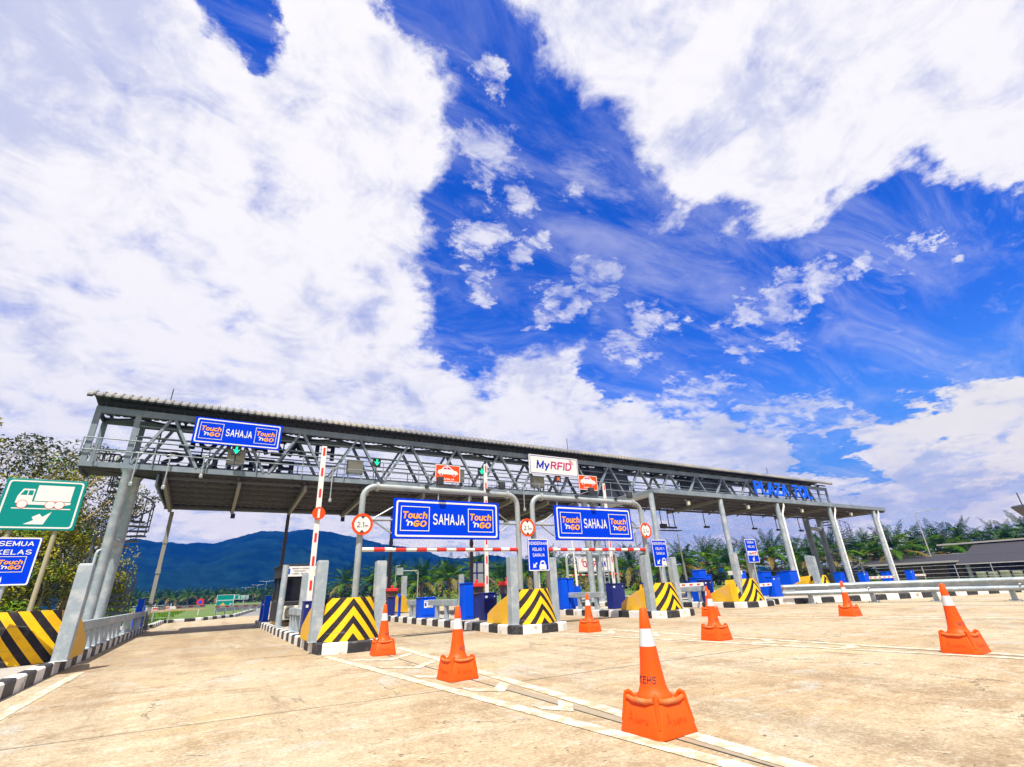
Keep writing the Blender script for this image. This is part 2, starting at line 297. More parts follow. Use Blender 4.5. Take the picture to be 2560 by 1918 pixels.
def chevron_mat():
    mt = bpy.data.materials.new('chevron_paint'); mt.use_nodes = True
    t = mt.node_tree; N = NT(t); b = t.nodes['Principled BSDF']
    o = N.n('ShaderNodeTexCoord').outputs['Object']
    x, y, z = N.sep(o)
    tt = N.math('ADD', N.math('MULTIPLY', N.math('ABSOLUTE', x), 1.22), z)
    s = N.math('FRACT', N.math('ADD', N.math('DIVIDE', tt, 0.325), 0.56))
    wob = N.noise(o, 9, 3)
    k = N.math('GREATER_THAN', N.math('ADD', s, N.math('MULTIPLY', N.math('SUBTRACT', wob, 0.5), 0.03)), 0.52)
    nz = N.noise(o, 5, 6, 0.65)
    ye = N.mix(N.maprange(nz, 0.42, 0.75), (0.72, 0.40, 0.003, 1), (0.62, 0.30, 0.006, 1))
    bl = N.mix(N.maprange(N.noise(o, 8, 6, 0.7), 0.48, 0.8), (0.012, 0.010, 0.013, 1), (0.045, 0.036, 0.032, 1))
    cc_ = N.mix(k, ye, bl)
    sc1 = N.noise(N.vmath('ADD', N.vmath('MULTIPLY', o, (0.5, 0.5, 7.0)), N.n('ShaderNodeObjectInfo').outputs['Location']), 2.6, 7, 0.7, 0.4)
    cc_ = N.mix(N.math('MULTIPLY', N.maprange(sc1, 0.60, 0.70), 0.75), cc_, (0.16, 0.13, 0.10, 1))
    sc2 = N.noise(N.vmath('ADD', N.vmath('MULTIPLY', o, (1, 1, 1.6)), N.n('ShaderNodeObjectInfo').outputs['Location']), 11, 6, 0.75)
    cc_ = N.mix(N.math('MULTIPLY', N.maprange(sc2, 0.66, 0.72), 0.8), cc_, (0.40, 0.36, 0.29, 1))
    t.links.new(cc_, b.inputs['Base Color'])
    b.inputs['Roughness'].default_value = 0.6; b.inputs['Specular IOR Level'].default_value = 0.2
    return mt
CHEV = chevron_mat()

# ------------------------------------------------------------------ mesh helpers
class MB:
    def __init__(s): s.v = []; s.f = []; s.m = []
    def add(s, vs, fs, m=0):
        b = len(s.v); s.v += [tuple(v) for v in vs]
        for f in fs: s.f.append([i + b for i in f]); s.m.append(m)
        return s
    def box(s, x0, x1, y0, y1, z0, z1, m=0):
        return s.add([(x0, y0, z0), (x1, y0, z0), (x1, y1, z0), (x0, y1, z0), (x0, y0, z1), (x1, y0, z1), (x1, y1, z1), (x0, y1, z1)],
                     [(3, 2, 1, 0), (4, 5, 6, 7), (0, 1, 5, 4), (1, 2, 6, 5), (2, 3, 7, 6), (3, 0, 4, 7)], m)
    def bar(s, p0, p1, w, h, m=0, up=(0, 0, 1)):
        p0 = Vector(p0); p1 = Vector(p1); d = (p1 - p0).normalized(); u = Vector(up)
        if abs(d.dot(u)) > 0.98: u = Vector((0, 1, 0))
        a = d.cross(u).normalized(); u = a.cross(d).normalized()
        a *= w / 2; u *= h / 2
        vs = [p0 - a - u, p0 + a - u, p0 + a + u, p0 - a + u, p1 - a - u, p1 + a - u, p1 + a + u, p1 - a + u]
        return s.add(vs, [(0, 1, 2, 3), (7, 6, 5, 4), (4, 5, 1, 0), (5, 6, 2, 1), (6, 7, 3, 2), (7, 4, 0, 3)], m)
    def tube(s, pts, r, n=10, m=0, caps=True):
        pts = [Vector(p) for p in pts]; k = len(pts)
        rs = r if isinstance(r, (list, tuple)) else [r] * k
        dirs = []
        for i in range(k):
            a = pts[min(i + 1, k - 1)] - pts[max(i - 1, 0)]
            dirs.append(a.normalized())
        u = Vector((0, 0, 1)) if abs(dirs[0].z) < 0.95 else Vector((0, 1, 0))
        vs = []; fs = []
        a = dirs[0].cross(u).normalized()
        for i in range(k):
            a = (a - dirs[i] * a.dot(dirs[i])).normalized(); c = dirs[i].cross(a)
            for j in range(n):
                t = 2 * math.pi * j / n
                vs.append(pts[i] + (a * math.cos(t) + c * math.sin(t)) * rs[i])
        for i in range(k - 1):
            for j in range(n):
                fs.append((i * n + j, i * n + (j + 1) % n, (i + 1) * n + (j + 1) % n, (i + 1) * n + j))
        if caps: fs.append(tuple(range(n - 1, -1, -1))); fs.append(tuple((k - 1) * n + j for j in range(n)))
        return s.add(vs, fs, m)
    def lathe(s, prof, c=(0, 0, 0), n=20, m=0, caps=True):
        vs = []; fs = []
        for (r, z) in prof:
            for j in range(n):
                t = 2 * math.pi * j / n
                vs.append((c[0] + r * math.cos(t), c[1] + r * math.sin(t), c[2] + z))
        for i in range(len(prof) - 1):
            for j in range(n):
                fs.append((i * n + j, i * n + (j + 1) % n, (i + 1) * n + (j + 1) % n, (i + 1) * n + j))
        if caps: fs.append(tuple(range(n - 1, -1, -1))); fs.append(tuple((len(prof) - 1) * n + j for j in range(n)))
        return s.add(vs, fs, m)
    def prism(s, pts, fr, z0, z1, m=0):
        n = len(pts)
        if sum(pts[i][0] * pts[(i + 1) % n][1] - pts[(i + 1) % n][0] * pts[i][1] for i in range(n)) < 0: pts = pts[::-1]
        vs = [fr(x, y, z0) for x, y in pts] + [fr(x, y, z1) for x, y in pts]
        fs = [tuple(range(n - 1, -1, -1)), tuple(range(n, 2 * n))] + [(i, (i + 1) % n, n + (i + 1) % n, n + i) for i in range(n)]
        return s.add(vs, fs, m)
    def ring(s, outer, inner, fr, z0, z1, m=0):
        n = len(outer)
        vs = [fr(x, y, z0) for x, y in outer] + [fr(x, y, z1) for x, y in outer] + [fr(x, y, z0) for x, y in inner] + [fr(x, y, z1) for x, y in inner]
        fs = []
        for i in range(n):
            j = (i + 1) % n
            fs += [(i, j, n + j, n + i), (n + i, n + j, 3 * n + j, 3 * n + i), (3 * n + i, 3 * n + j, 2 * n + j, 2 * n + i), (2 * n + i, 2 * n + j, j, i)]
        return s.add(vs, fs, m)

def frame(o, xd=(1, 0, 0), up=(0, 0, 1)):
    o = Vector(o); xd = Vector(xd).normalized(); up = Vector(up).normalized(); nn = xd.cross(up)
    def f(x, y, z=0.0): return o + xd * x + up * y + nn * z
    return f
XY = frame((0, 0, 0), (1, 0, 0), (0, 1, 0))

def rr(x0, x1, y0, y1, r, n=5):
    out = []
    for cx, cy, a0 in ((x1 - r, y1 - r, 0), (x0 + r, y1 - r, 90), (x0 + r, y0 + r, 180), (x1 - r, y0 + r, 270)):
        for i in range(n): 
            a = R(a0 + 90 * i / (n - 1)); out.append((cx + r * math.cos(a), cy + r * math.sin(a)))
    return out
def circ(cx, cy, r, n=32): return [(cx + r * math.cos(2 * math.pi * i / n), cy + r * math.sin(2 * math.pi * i / n)) for i in range(n)]

ORG = {}
def build(name, mb, mats, parent=None, loc=(0, 0, 0), bevel=0.0, smooth=None, bseg=2):
    o_ = ORG[parent.name] if parent else Vector(loc)
    me = bpy.data.meshes.new(name)
    me.from_pydata([tuple(Vector(v) - o_) for v in mb.v], [], mb.f)
    mats = mats if isinstance(mats, (list, tuple)) else [mats]
    for q in mats: me.materials.append(q)
    if len(mats) > 1: me.polygons.foreach_set('material_index', mb.m)
    if smooth is not None:
        me.polygons.foreach_set('use_smooth', [True] * len(me.polygons)); me.set_sharp_from_angle(angle=R(smooth))
    me.update()
    ob = bpy.data.objects.new(name, me); COL.objects.link(ob)
    if parent: ob.parent = parent
    else: ob.location = loc
    ORG[ob.name] = Vector(o_)
    if bevel:
        bv = ob.modifiers.new('bevel', 'BEVEL'); bv.width = bevel; bv.segments = bseg; bv.limit_method = 'ANGLE'; bv.angle_limit = R(40)
    return ob
def tag(o, label, cat, group=None, kind=None):
    if label: o['label'] = label
    if cat: o['category'] = cat
    if group: o['group'] = group
    if kind: o['kind'] = kind
    return o
def thing(name, loc, label, cat, group=None):
    o = bpy.data.objects.new(name, None); COL.objects.link(o); o.location = loc; o.empty_display_size = 0.1
    ORG[o.name] = Vector(loc)
    return tag(o, label, cat, group)
def copy_tree(o, parent=None, org=None):
    c = o.copy(); COL.objects.link(c)
    if parent: c.parent = parent
    for ch in list(o.children): copy_tree(ch, c)
    return c
def clone(o, loc, label, rz=0.0, sc=1.0, group=None):
    c = copy_tree(o); c.location = loc; c.rotation_euler = (0, 0, rz); c.scale = (sc, sc, sc); c['label'] = label
    if group: c['group'] = group
    return c
def structure(name, mb, mats, **k):
    o = build(name, mb, mats, **k); o['kind'] = 'structure'; return o

# ---- text: every glyph is a set of strokes drawn as flat ribbons
def _arc(cx, cy, rx, ry, a0, a1, n=9): return [(cx + rx * math.cos(R(a0 + (a1 - a0) * i / n)), cy + ry * math.sin(R(a0 + (a1 - a0) * i / n))) for i in range(n + 1)]
_BT = [(.34, 1)] + _arc(.34, .755, .25, .245, 90, -90)
GLY = {
 'A': ([[(0, 0), (.37, 1)], [(.37, 1), (.74, 0)], [(.12, .32), (.62, .32)]], .74),
 'B': ([[(0, 0), (0, 1)], [(0, 1)] + _BT + [(0, .51)], [(0, .51), (.36, .51)] + _arc(.36, .255, .28, .255, 90, -90) + [(0, 0)]], .64),
 'C': ([_arc(.38, .5, .38, .5, 48, 312, 16)], .72), 'D': ([[(0, 0), (0, 1)], [(0, 1), (.28, 1)] + _arc(.28, .5, .42, .5, 90, -90, 14) + [(0, 0)]], .70),
 'E': ([[(0, 0), (0, 1)], [(0, 1), (.58, 1)], [(0, .52), (.54, .52)], [(0, 0), (.6, 0)]], .60), 'F': ([[(0, 0), (0, 1)], [(0, 1), (.56, 1)], [(0, .5), (.5, .5)]], .56),
 'G': ([_arc(.4, .5, .4, .5, 48, 325, 16) + [(.74, .46)], [(.74, .46), (.44, .46)]], .76), 'H': ([[(0, 0), (0, 1)], [(.66, 0), (.66, 1)], [(0, .52), (.66, .52)]], .66),
 'I': ([[(0, 0), (0, 1)]], 0.02), 'J': ([[(.48, 1), (.48, .26)] + _arc(.24, .26, .24, .26, 0, -175)], .48), 'K': ([[(0, 0), (0, 1)], [(.62, 1), (.02, .42)], [(.2, .58), (.66, 0)]], .66),
 'L': ([[(0, 1), (0, 0)], [(0, 0), (.55, 0)]], .55), 'M': ([[(0, 0), (0, 1)], [(0, 1), (.4, .1)], [(.4, .1), (.8, 1)], [(.8, 1), (.8, 0)]], .80),
 'N': ([[(0, 0), (0, 1)], [(0, 1), (.64, 0)], [(.64, 0), (.64, 1)]], .64), 'O': ([_arc(.4, .5, .4, .5, 90, 450, 26)], .80), 'P': ([[(0, 0), (0, 1)], [(0, 1)] + [(.34, 1)] + _arc(.34, .74, .28, .26, 90, -90) + [(0, .48)]], .62),
 'R': ([[(0, 0), (0, 1)], [(0, 1), (.36, 1)] + _arc(.36, .75, .27, .25, 90, -90) + [(0, .5)], [(.34, .5), (.66, 0)]], .66),
 'S': ([_arc(.33, .745, .32, .255, 25, 268, 12) + _arc(.33, .25, .34, .25, 88, -158, 12)], .67), 'T': ([[(0, 1), (.66, 1)], [(.33, 1), (.33, 0)]], .66),
 'U': ([[(0, 1), (0, .3)] + _arc(.33, .3, .33, .3, 180, 360, 12) + [(.66, 1)]], .66), 'W': ([[(0, 1), (.24, 0)], [(.24, 0), (.48, .95)], [(.48, .95), (.72, 0)], [(.72, 0), (.96, 1)]], .96),
 'Y': ([[(0, 1), (.34, .45)], [(.68, 1), (.34, .45)], [(.34, .45), (.34, 0)]], .68), 'Z': ([[(.02, 1), (.6, 1)], [(.6, 1), (0, 0)], [(0, 0), (.62, 0)]], .62),
 'o': ([_arc(.29, .35, .29, .35, 90, 450, 20)], .58), 'u': ([[(0, .72), (0, .27)] + _arc(.27, .27, .27, .27, 180, 350), [(.54, .72), (.54, 0)]], .54), 'c': ([_arc(.29, .35, .29, .35, 50, 310, 12)], .52),
 'h': ([[(0, 1), (0, 0)], _arc(.27, .42, .27, .28, 170, 0) + [(.54, 0)]], .54), 'n': ([[(0, .72), (0, 0)], _arc(.27, .42, .27, .28, 170, 0) + [(.54, 0)]], .54),
 'm': ([[(0, .72), (0, 0)], _arc(.22, .45, .22, .25, 170, 0) + [(.44, 0)], _arc(.66, .45, .22, .25, 170, 0) + [(.88, 0)]], .88), 'y': ([[(0, .72), (.29, .04)], [(.58, .72), (.18, -.28)]], .58),
 'i': ([[(0, 0), (0, .7)], [(0, .87), (0, 1.0)]], .02), "'": ([[(.06, 1.05), (0, .78)]], .06), '.': ([[(0, 0.02), (0, .10)]], .04), '1': ([[(.24, 0), (.24, 1)], [(.24, 1), (0, .76)]], .26),
 '2': ([_arc(.29, .71, .29, .29, 160, -25, 10) + [(0, 0)], [(0, 0), (.6, 0)]], .60), '3': ([_arc(.28, .75, .27, .25, 150, -90, 10), _arc(.28, .25, .31, .25, 90, -150, 10)], .58),
 '-': ([[(0, .38), (.3, .38)]], .30), '(': ([_arc(.4, .5, .4, .65, 135, 225, 6)], .14), ')': ([_arc(-.26, .5, .4, .65, 45, -45, 6)], .14), ' ': ([], .30)}
_tc = {}
def text_strokes(body, th, shear, track):
    key = (body, th, shear, track)
    if key in _tc: return _tc[key]
    x0 = 0; rib = []
    for ch in body:
        st, w = GLY[ch]
        for pl in st:
            p = [(x + x0 + shear * y, y) for x, y in pl]; n = len(p); L = []; Rr = []
            for i in range(n):
                ax, ay = p[max(i - 1, 0)]; bx, by = p[min(i + 1, n - 1)]; d = math.hypot(bx - ax, by - ay) or 1; dx_, dy_ = (bx - ax) / d, (by - ay) / d
                qx, qy = p[i]
                closed = n > 2 and math.hypot(p[0][0] - p[-1][0], p[0][1] - p[-1][1]) < 1e-6
                if n == 2 or not closed:
                    e = th * (.5 if n == 2 and (abs(dx_) < .2 or abs(dy_) < .2) else .25)
                    if i == 0: qx -= dx_ * e; qy -= dy_ * e
                    if i == n - 1: qx += dx_ * e; qy += dy_ * e
                L.append((qx - dy_ * th / 2, qy + dx_ * th / 2)); Rr.append((qx + dy_ * th / 2, qy - dx_ * th / 2))
            rib.append((L, Rr))
        x0 += w + track + th
    xs = [q[0] for L, Rr in rib for q in L + Rr]; ys = [q[1] for L, Rr in rib for q in L + Rr]
    _tc[key] = (rib, min(xs), max(xs), min(ys), max(ys)); return _tc[key]
def letter(mb, fr, body, cx, cy, w=None, h=None, z=0.004, m=0, th=0.17, shear=0.0, depth=0.0, mirror=False, track=0.14, warp=None):
    rib, x0, x1, y0, y1 = text_strokes(body, th, shear, track)
    if warp:        # follow the curve: cut straight strokes into short pieces
        cut = lambda q: [(q[0][0] + (q[1][0] - q[0][0]) * i / 6, q[0][1] + (q[1][1] - q[0][1]) * i / 6) for i in range(7)] if len(q) == 2 else q
        rib = [(cut(L), cut(Rr)) for L, Rr in rib]
    if w is None: w = h * (x1 - x0) / (y1 - y0)
    if h is None: h = w * (y1 - y0) / (x1 - x0)
    sx = -1 if mirror else 1
    def T(q, zz):
        X = cx + sx * ((q[0] - x0) / (x1 - x0) - .5) * w; Y = cy + ((q[1] - y0) / (y1 - y0) - .5) * h
        return warp(X, Y, zz) if warp else fr(X, Y, zz)
    for k, (L, Rr) in enumerate(rib):
        n = len(L); zz = z + .0005 * (k % 7) * (6 if depth else 1)
        vs = [T(q, zz) for q in Rr] + [T(q, zz) for q in L]
        fs = [(i, i + 1, n + i + 1, n + i) for i in range(n - 1)]
        if depth:
            vs += [T(q, -depth) for q in Rr] + [T(q, -depth) for q in L]
            fs += [(2 * n + i + 1, 2 * n + i, 3 * n + i, 3 * n + i + 1) for i in range(n - 1)]
            fs += [(2 * n + i, 2 * n + i + 1, i + 1, i) for i in range(n - 1)] + [(n + i, n + i + 1, 3 * n + i + 1, 3 * n + i) for i in range(n - 1)]
            fs += [(0, n, 3 * n, 2 * n), (n - 1, 3 * n - 1, 4 * n - 1, 2 * n - 1)]
        if mirror: fs = [f[::-1] for f in fs]
        mb.add(vs, fs, m)

ARROW = [(-0.5, 0.10), (0.08, 0.10), (-0.05, 0.42), (0.5, 0.0), (-0.05, -0.42), (0.08, -0.10), (-0.5, -0.10)]
def rot2(pts, a, s=1.0, c=(0, 0)):
    ca, sa = math.cos(a), math.sin(a)
    return [(c[0] + s * (x * ca - y * sa), c[1] + s * (x * sa + y * ca)) for x, y in pts]

def touch_logo(mb, fr, x0, x1, y0, y1, border=True, z=0.006):
    """white framed square with the orange and white slanted words; slots 0 white, 1 orange"""
    w, h = x1 - x0, y1 - y0; cx, cy = (x0 + x1) / 2, (y0 + y1) / 2; b = 0.024 * w
    if border: mb.ring([(x0, y0), (x1, y0), (x1, y1), (x0, y1)], [(x0 + b, y0 + b), (x1 - b, y0 + b), (x1 - b, y1 - b), (x0 + b, y1 - b)], fr, 0, z, 0)
    letter(mb, fr, 'Touch', cx, cy + 0.14 * h, 0.84 * w, 0.30 * h, z, 1, 0.24, 0.16, track=.05)
    letter(mb, fr, "'n", cx - 0.20 * w, cy - 0.17 * h, 0.24 * w, 0.26 * h, z, 0, 0.22, 0.16, track=.02)
    letter(mb, fr, 'GO', cx + 0.17 * w, cy - 0.20 * h, 0.46 * w, 0.26 * h, z, 1, 0.27, 0.16, track=.05)

def rfid_logo(mb, fr, cx, cy, w, z=0.006, mirror=False, mn=0, mm=1, mr=2):
    s = -1 if mirror else 1
    letter(mb, fr, 'My', cx - s * 0.31 * w, cy - 0.025 * w, 0.37 * w, 0.235 * w, z, mn, 0.20, 0.14, mirror=mirror, track=.06)
    letter(mb, fr, 'RFiD', cx + s * 0.185 * w, cy, 0.60 * w, 0.185 * w, z, mm, 0.20, 0.14, mirror=mirror, track=.10)
    for r in (0.035, 0.065, 0.095):
        pts = [(cx + s * (0.44 * w + r * w * math.cos(a)), cy + 0.07 * w + r * w * math.sin(a)) for a in [R(-10 + 110 * i / 8) for i in range(9)]]
        pts += [(cx + s * (0.44 * w + (r - 0.016) * w * math.cos(a)), cy + 0.07 * w + (r - 0.016) * w * math.sin(a)) for a in [R(100 - 110 * i / 8) for i in range(9)]]
        mb.prism(pts, fr, z - 0.003, z, mr)

# ================================================================== SETTING
g = MB(); nseg = 48
g.add([(4000 * math.cos(2 * math.pi * i / nseg), 4000 * math.sin(2 * math.pi * i / nseg), -0.05) for i in range(nseg)], [tuple(range(nseg))])
structure('ground', g, GRASS)
plz = MB(); plz.add([(-2.06, -25, 0), (60, -25, 0), (60, 32, 0), (12, 37, 0), (2.4, 41.5, 0), (-0.2, 37, 0), (-2.06, 36, 0)], [tuple(range(7))])
structure('road', plz, CONCRETE)
far = MB()
fl = [(-0.2, 37), (2.0, 41.5), (4.5, 60), (6.5, 90), (14, 140), (40, 190), (90, 230)]
fr_ = [(12, 37), (12.5, 43), (13.5, 60), (17, 88), (26, 125), (48, 165), (92, 205)]
for i in range(len(fl) - 1):
    far.add([(*fl[i], -0.02), (*fr_[i], -0.02), (*fr_[i + 1], -0.02), (*fl[i + 1], -0.02)], [(0, 1, 2, 3)])
structure('far_road', far, ASPHALT)
ear = MB(); ear.add([(-40, 95, -0.035), (-8, 88, -0.035), (1, 96, -0.035), (-2, 112, -0.035), (-40, 116, -0.035)], [tuple(range(5))])
structure('bare_ground', ear, DISTY)

# painted lines and gores
def strip(mb, a, b, w, z=0.005, m=0):
    a = Vector((*a, 0)); b = Vector((*b, 0)); d = (b - a).normalized(); s_ = Vector((-d.y, d.x, 0)) * w / 2
    k = max(1, int((b - a).length / 1.2)); vs = []
    for i in range(k + 1):
        p = a.lerp(b, i / k); vs += [(p.x - s_.x, p.y - s_.y, z), (p.x + s_.x, p.y + s_.y, z)]
    mb.add(vs, [(2 * i + 1, 2 * i, 2 * i + 2, 2 * i + 3)[::-1] for i in range(k)], m)
pm = MB()
def gore(xa, ya, xb, yb, xc, yc, xd_, yd, chev=True):
    strip(pm, (xa, ya), (xb, yb), 0.15); strip(pm, (xc, yc), (xd_, yd), 0.15)
    if chev:
        y = ya - 1.0
        while y > 3.2:
            t = (ya - y) / (ya - yb); lx = xa + (xb - xa) * t; rx = xc + (xd_ - xc) * t; mx = (lx + rx) / 2; gp_ = (rx - lx)
            if gp_ > 0.34:
                dd = min(0.55, gp_ * 0.42); wv = 0.24; e = 0.12
                pm.add([(lx + e, y, 0.005), (lx + e, y + wv, 0.005), (mx, y - dd + wv, 0.005), (mx, y - dd, 0.005)], [(3, 2, 1, 0)])
                pm.add([(rx - e, y, 0.005), (rx - e, y + wv, 0.005), (mx, y - dd + wv, 0.005), (mx, y - dd, 0.005)], [(0, 1, 2, 3)])
            y -= 1.30
gore(2.12, 10.6, 2.98, 2.0, 3.62, 11.0, 3.20, 2.0)
gore(7.30, 10.8, 8.78, 2.2, 8.62, 10.8, 9.06, 2.2)
gore(12.9, 11.2, 15.0, 3.6, 14.0, 11.2, 15.25, 3.6, False)
strip(pm, (-1.70, 12.1), (-1.72, 3.0), 0.14)
structure('road_markings', pm, PAINT)
jm = MB()
strip(jm, (3.03, 11.0), (3.10, 1.2), 0.014, 0.0035); strip(jm, (3.66, 11.22), (7.0, 11.30), 0.016, 0.0035); strip(jm, (-1.64, 12.2), (2.0, 11.4), 0.012, 0.0035)
strip(jm, (8.25, 11.3), (12.0, 11.6), 0.014, 0.0035); strip(jm, (8.72, 10.6), (8.95, 1.5), 0.014, 0.0035); strip(jm, (13.0, 11.0), (15.2, 3.0), 0.02, 0.0035)
strip(jm, (-1.9, 6.3), (2.9, 5.9), 0.010, 0.0035); strip(jm, (3.2, 5.8), (8.6, 5.5), 0.012, 0.0035)
strip(jm, (-1.9, 18.3), (2.0, 18.3), 0.012, 0.0035); strip(jm, (3.4, 18.3), (6.6, 18.3), 0.012, 0.0035)
structure('pavement_joints', jm, JOINT)
sm = MB()
strip(sm, (3.13, 5.9), (3.16, 1.0), 0.13, 0.002); strip(sm, (8.87, 8.0), (8.93, 1.4), 0.14, 0.002); strip(sm, (14.6, 8.4), (15.1, 3.6), 0.16, 0.002)
structure('pavement_strip', sm, STRIPM)

# mountains: ridge height by azimuth (degrees from +Y to +X) and elevation
RIDGE = [(-40, 1.5), (-25, 2.6), (-14, 3.6), (-8.4, 4.9), (-6.9, 5.6), (-3.4, 5.25), (-0.1, 5.28), (1.8, 5.94), (3.6, 6.46), (6.2, 6.44), (8.1, 6.69), (10.6, 6.36), (12.7, 5.94), (16.2, 5.05), (18.5, 4.75), (20.6, 4.4), (22.3, 3.62), (25, 3.3), (27.5, 3.7), (30, 3.2), (36, 2.4), (45, 1.5), (60, 0.8)]
def interp(tab, x):
    if x <= tab[0][0]: return tab[0][1]
    for (a, b), (c, d) in zip(tab, tab[1:]):
        if x <= c: return b + (d - b) * (x - a) / (c - a)
    return tab[-1][1]
from mathutils import noise as mn
mm_ = MB(); NA, NR = 520, 26; r0, r1 = 700.0, 1250.0
vs = []
for i in range(NA + 1):
    az = -40 + 100 * i / NA
    el = interp(RIDGE, az) + 0.12 * mn.noise((az * 0.9, 3.1, 0)) + 0.07 * mn.noise((az * 4.1, 1.1, 0)) + 0.035 * mn.noise((az * 14, 5.1, 0))
    for j in range(NR + 1):
        t = j / NR; rad = r0 + (r1 - r0) * t
        # a nearer spur in front of the main ridge
        hmain = math.tan(R(max(el, 0.05))) * r1
        prof = (t ** 1.25)
        spur = 0.22 * hmain * math.exp(-((t - 0.42 - 0.12 * math.sin(az * 0.35)) / 0.16) ** 2) * (0.6 + 0.8 * mn.noise((az * 0.13, 7.0, 0)))
        z = hmain * prof + spur + (6.0 * t + 1) * mn.noise((az * 1.6, t * 9, 2.0)) * (1 - t ** 6) + 2.2 * mn.noise((az * 7, t * 30, 4.0)) * (1 - 0.6 * t ** 4)
        if j == 0: z = -6
        a = R(az); vs.append((rad * math.sin(a), rad * math.cos(a), z))
fs = []
for i in range(NA):
    for j in range(NR):
        a = i * (NR + 1) + j; fs.append((a, a + NR + 1, a + NR + 2, a + 1)[::-1])
mm_.add(vs, fs)
# back slope so the range is solid
for i in range(NA):
    pass
mo = structure('mountains', mm_, MOUNT, smooth=180)

# ================================================================== TRAFFIC ISLANDS
def kerb_ring(outer, w, z1, stripe, closed=True, z0=-0.03, start=0):
    """striped kerb as one mesh: outer outline walked in stripe lengths; slots 0 white, 1 black"""
    mb = MB(); n = len(outer); P_ = [Vector((*p, 0)) for p in outer]
    area = sum(P_[i].x * P_[(i + 1) % n].y - P_[(i + 1) % n].x * P_[i].y for i in range(n))
    sg = 1 if area > 0 else -1
    inn = []
    for i in range(n):
        a = P_[i] - P_[i - 1]; b = P_[(i + 1) % n] - P_[i]
        na = Vector((-a.y, a.x, 0)).normalized() * sg; nb = Vector((-b.y, b.x, 0)).normalized() * sg
        if not closed and i == 0: na = nb
        if not closed and i == n - 1: nb = na
        q = (na + nb); q = q / max(0.35, q.length_squared / 2) if q.length > 1e-6 else na
        inn.append(P_[i] + q * w)
    s = start; col = 0; dist = 0.0
    for i in range(n if closed else n - 1):
        a, b, c, d = P_[i], P_[(i + 1) % n], inn[i], inn[(i + 1) % n]; L = (b - a).length; t = 0.0
        while t < L - 1e-3:
            rem = stripe - (s % stripe); rem = stripe if rem < 1e-3 else rem; st_ = min(rem, L - t); k = int((s + 2e-3) // stripe) % 2
            u0, u1 = t / L, (t + st_) / L
            A, B, C_, D_ = a.lerp(b, u0), a.lerp(b, u1), c.lerp(d, u0), c.lerp(d, u1)
            ch = 0.025
            def up(p, q_, z): return (p.x + (q_.x - p.x) * (ch / w if z else 0), p.y + (q_.y - p.y) * (ch / w if z else 0))
            vs_ = [(A.x, A.y, z0), (B.x, B.y, z0), (B.x, B.y, z1 - ch), (A.x, A.y, z1 - ch), (*up(A, C_, 1), z1), (*up(B, D_, 1), z1), (C_.x, C_.y, z1), (D_.x, D_.y, z1), (C_.x, C_.y, z0), (D_.x, D_.y, z0)]
            fs_ = [(0, 1, 2, 3), (3, 2, 5, 4), (4, 5, 7, 6), (6, 7, 9, 8)]
            if sg < 0: fs_ = [f[::-1] for f in fs_]
            mb.add(vs_, fs_, k)
            t += st_; s += st_
    return mb, [(p.x, p.y) for p in inn]
def island(label, outline, stripe=0.5, z1=0.2, start=0.0, loc=None):
    c = loc or (sum(p[0] for p in outline) / len(outline), sum(p[1] for p in outline) / len(outline), 0)
    t = thing('traffic_island', (c[0], c[1], 0), label, 'traffic island', 'kerbed toll islands')
    kb, inn = kerb_ring(outline, 0.16, z1, stripe, start=start)
    build('kerb', kb, [WHITE_W, BLACK_W], t)
    dk = MB(); dk.prism(inn, XY, 0.0, z1 - 0.006); build('deck', dk, DECK, t)
    return t
def nose_outline(x0, x1, yf, ye, bulge=0.55):
    w = x1 - x0; pts = []
    for i in range(9):
        a = math.pi * i / 8; pts.append(((x0 + x1) / 2 - w / 2 * math.copysign(abs(math.cos(a)) ** 0.55, math.cos(a)), yf + bulge * (1 - math.sin(a) ** 0.8)))
    return [(x0, ye)] + pts + [(x1, ye)]
ISL = [(2.0, 3.42, 10.85, 26.0), (6.55, 8.22, 10.95, 27.0), (12.0, 13.75, 11.55, 27.0), (17.4, 19.35, 12.35, 27.0)]
ILAB = ['striped kerb island carrying the dark toll booth', 'striped kerb island between the two blue overhead boards',
        'striped kerb island right of the second overhead board', 'striped kerb island beside the long grey guardrail end']
for (x0, x1, yf, ye), lb in zip(ISL, ILAB): island(lb, nose_outline(x0, x1, yf, ye), 0.5)
island('wide kerbed median island behind the grey guardrail', [(19.85, 27), (19.8, 12.7), (20.1, 12.15), (21.6, 11.4), (23.75, 10.3), (28.8, 8.4), (33, 6.6), (33.5, 7.6), (28.8, 9.9), (24.9, 12.4), (24.9, 27)], 0.55, 0.21)
island('verge kerb island on the far left carrying the truck sign', [(-2.06, 2.0), (-2.06, 29.6), (-5.2, 29.6), (-5.2, 2.0)], 0.5, 0.2)
for x0, x1, lb in ((27.9, 29.5, 'far toll island under the third right canopy post'), (33.6, 35.3, 'far toll island under the fourth right canopy post'), (39.4, 41.2, 'farthest toll island at the right canopy end')):
    island(lb, nose_outline(x0, x1, 13.4, 27), 0.55)
kb, _ = kerb_ring([(-1.95, 29.8), (-1.9, 36.2), (-0.1, 37.0), (1.9, 41.4), (4.3, 59), (4.0, 59.4)][::-1], 0.25, 0.17, 0.6, closed=False)
tag(build('kerb_line', kb, [WHITE_W, BLACK_W], loc=(-1.9, 36, 0)), 'black and white kerb curving away beyond the left lane', 'kerb')

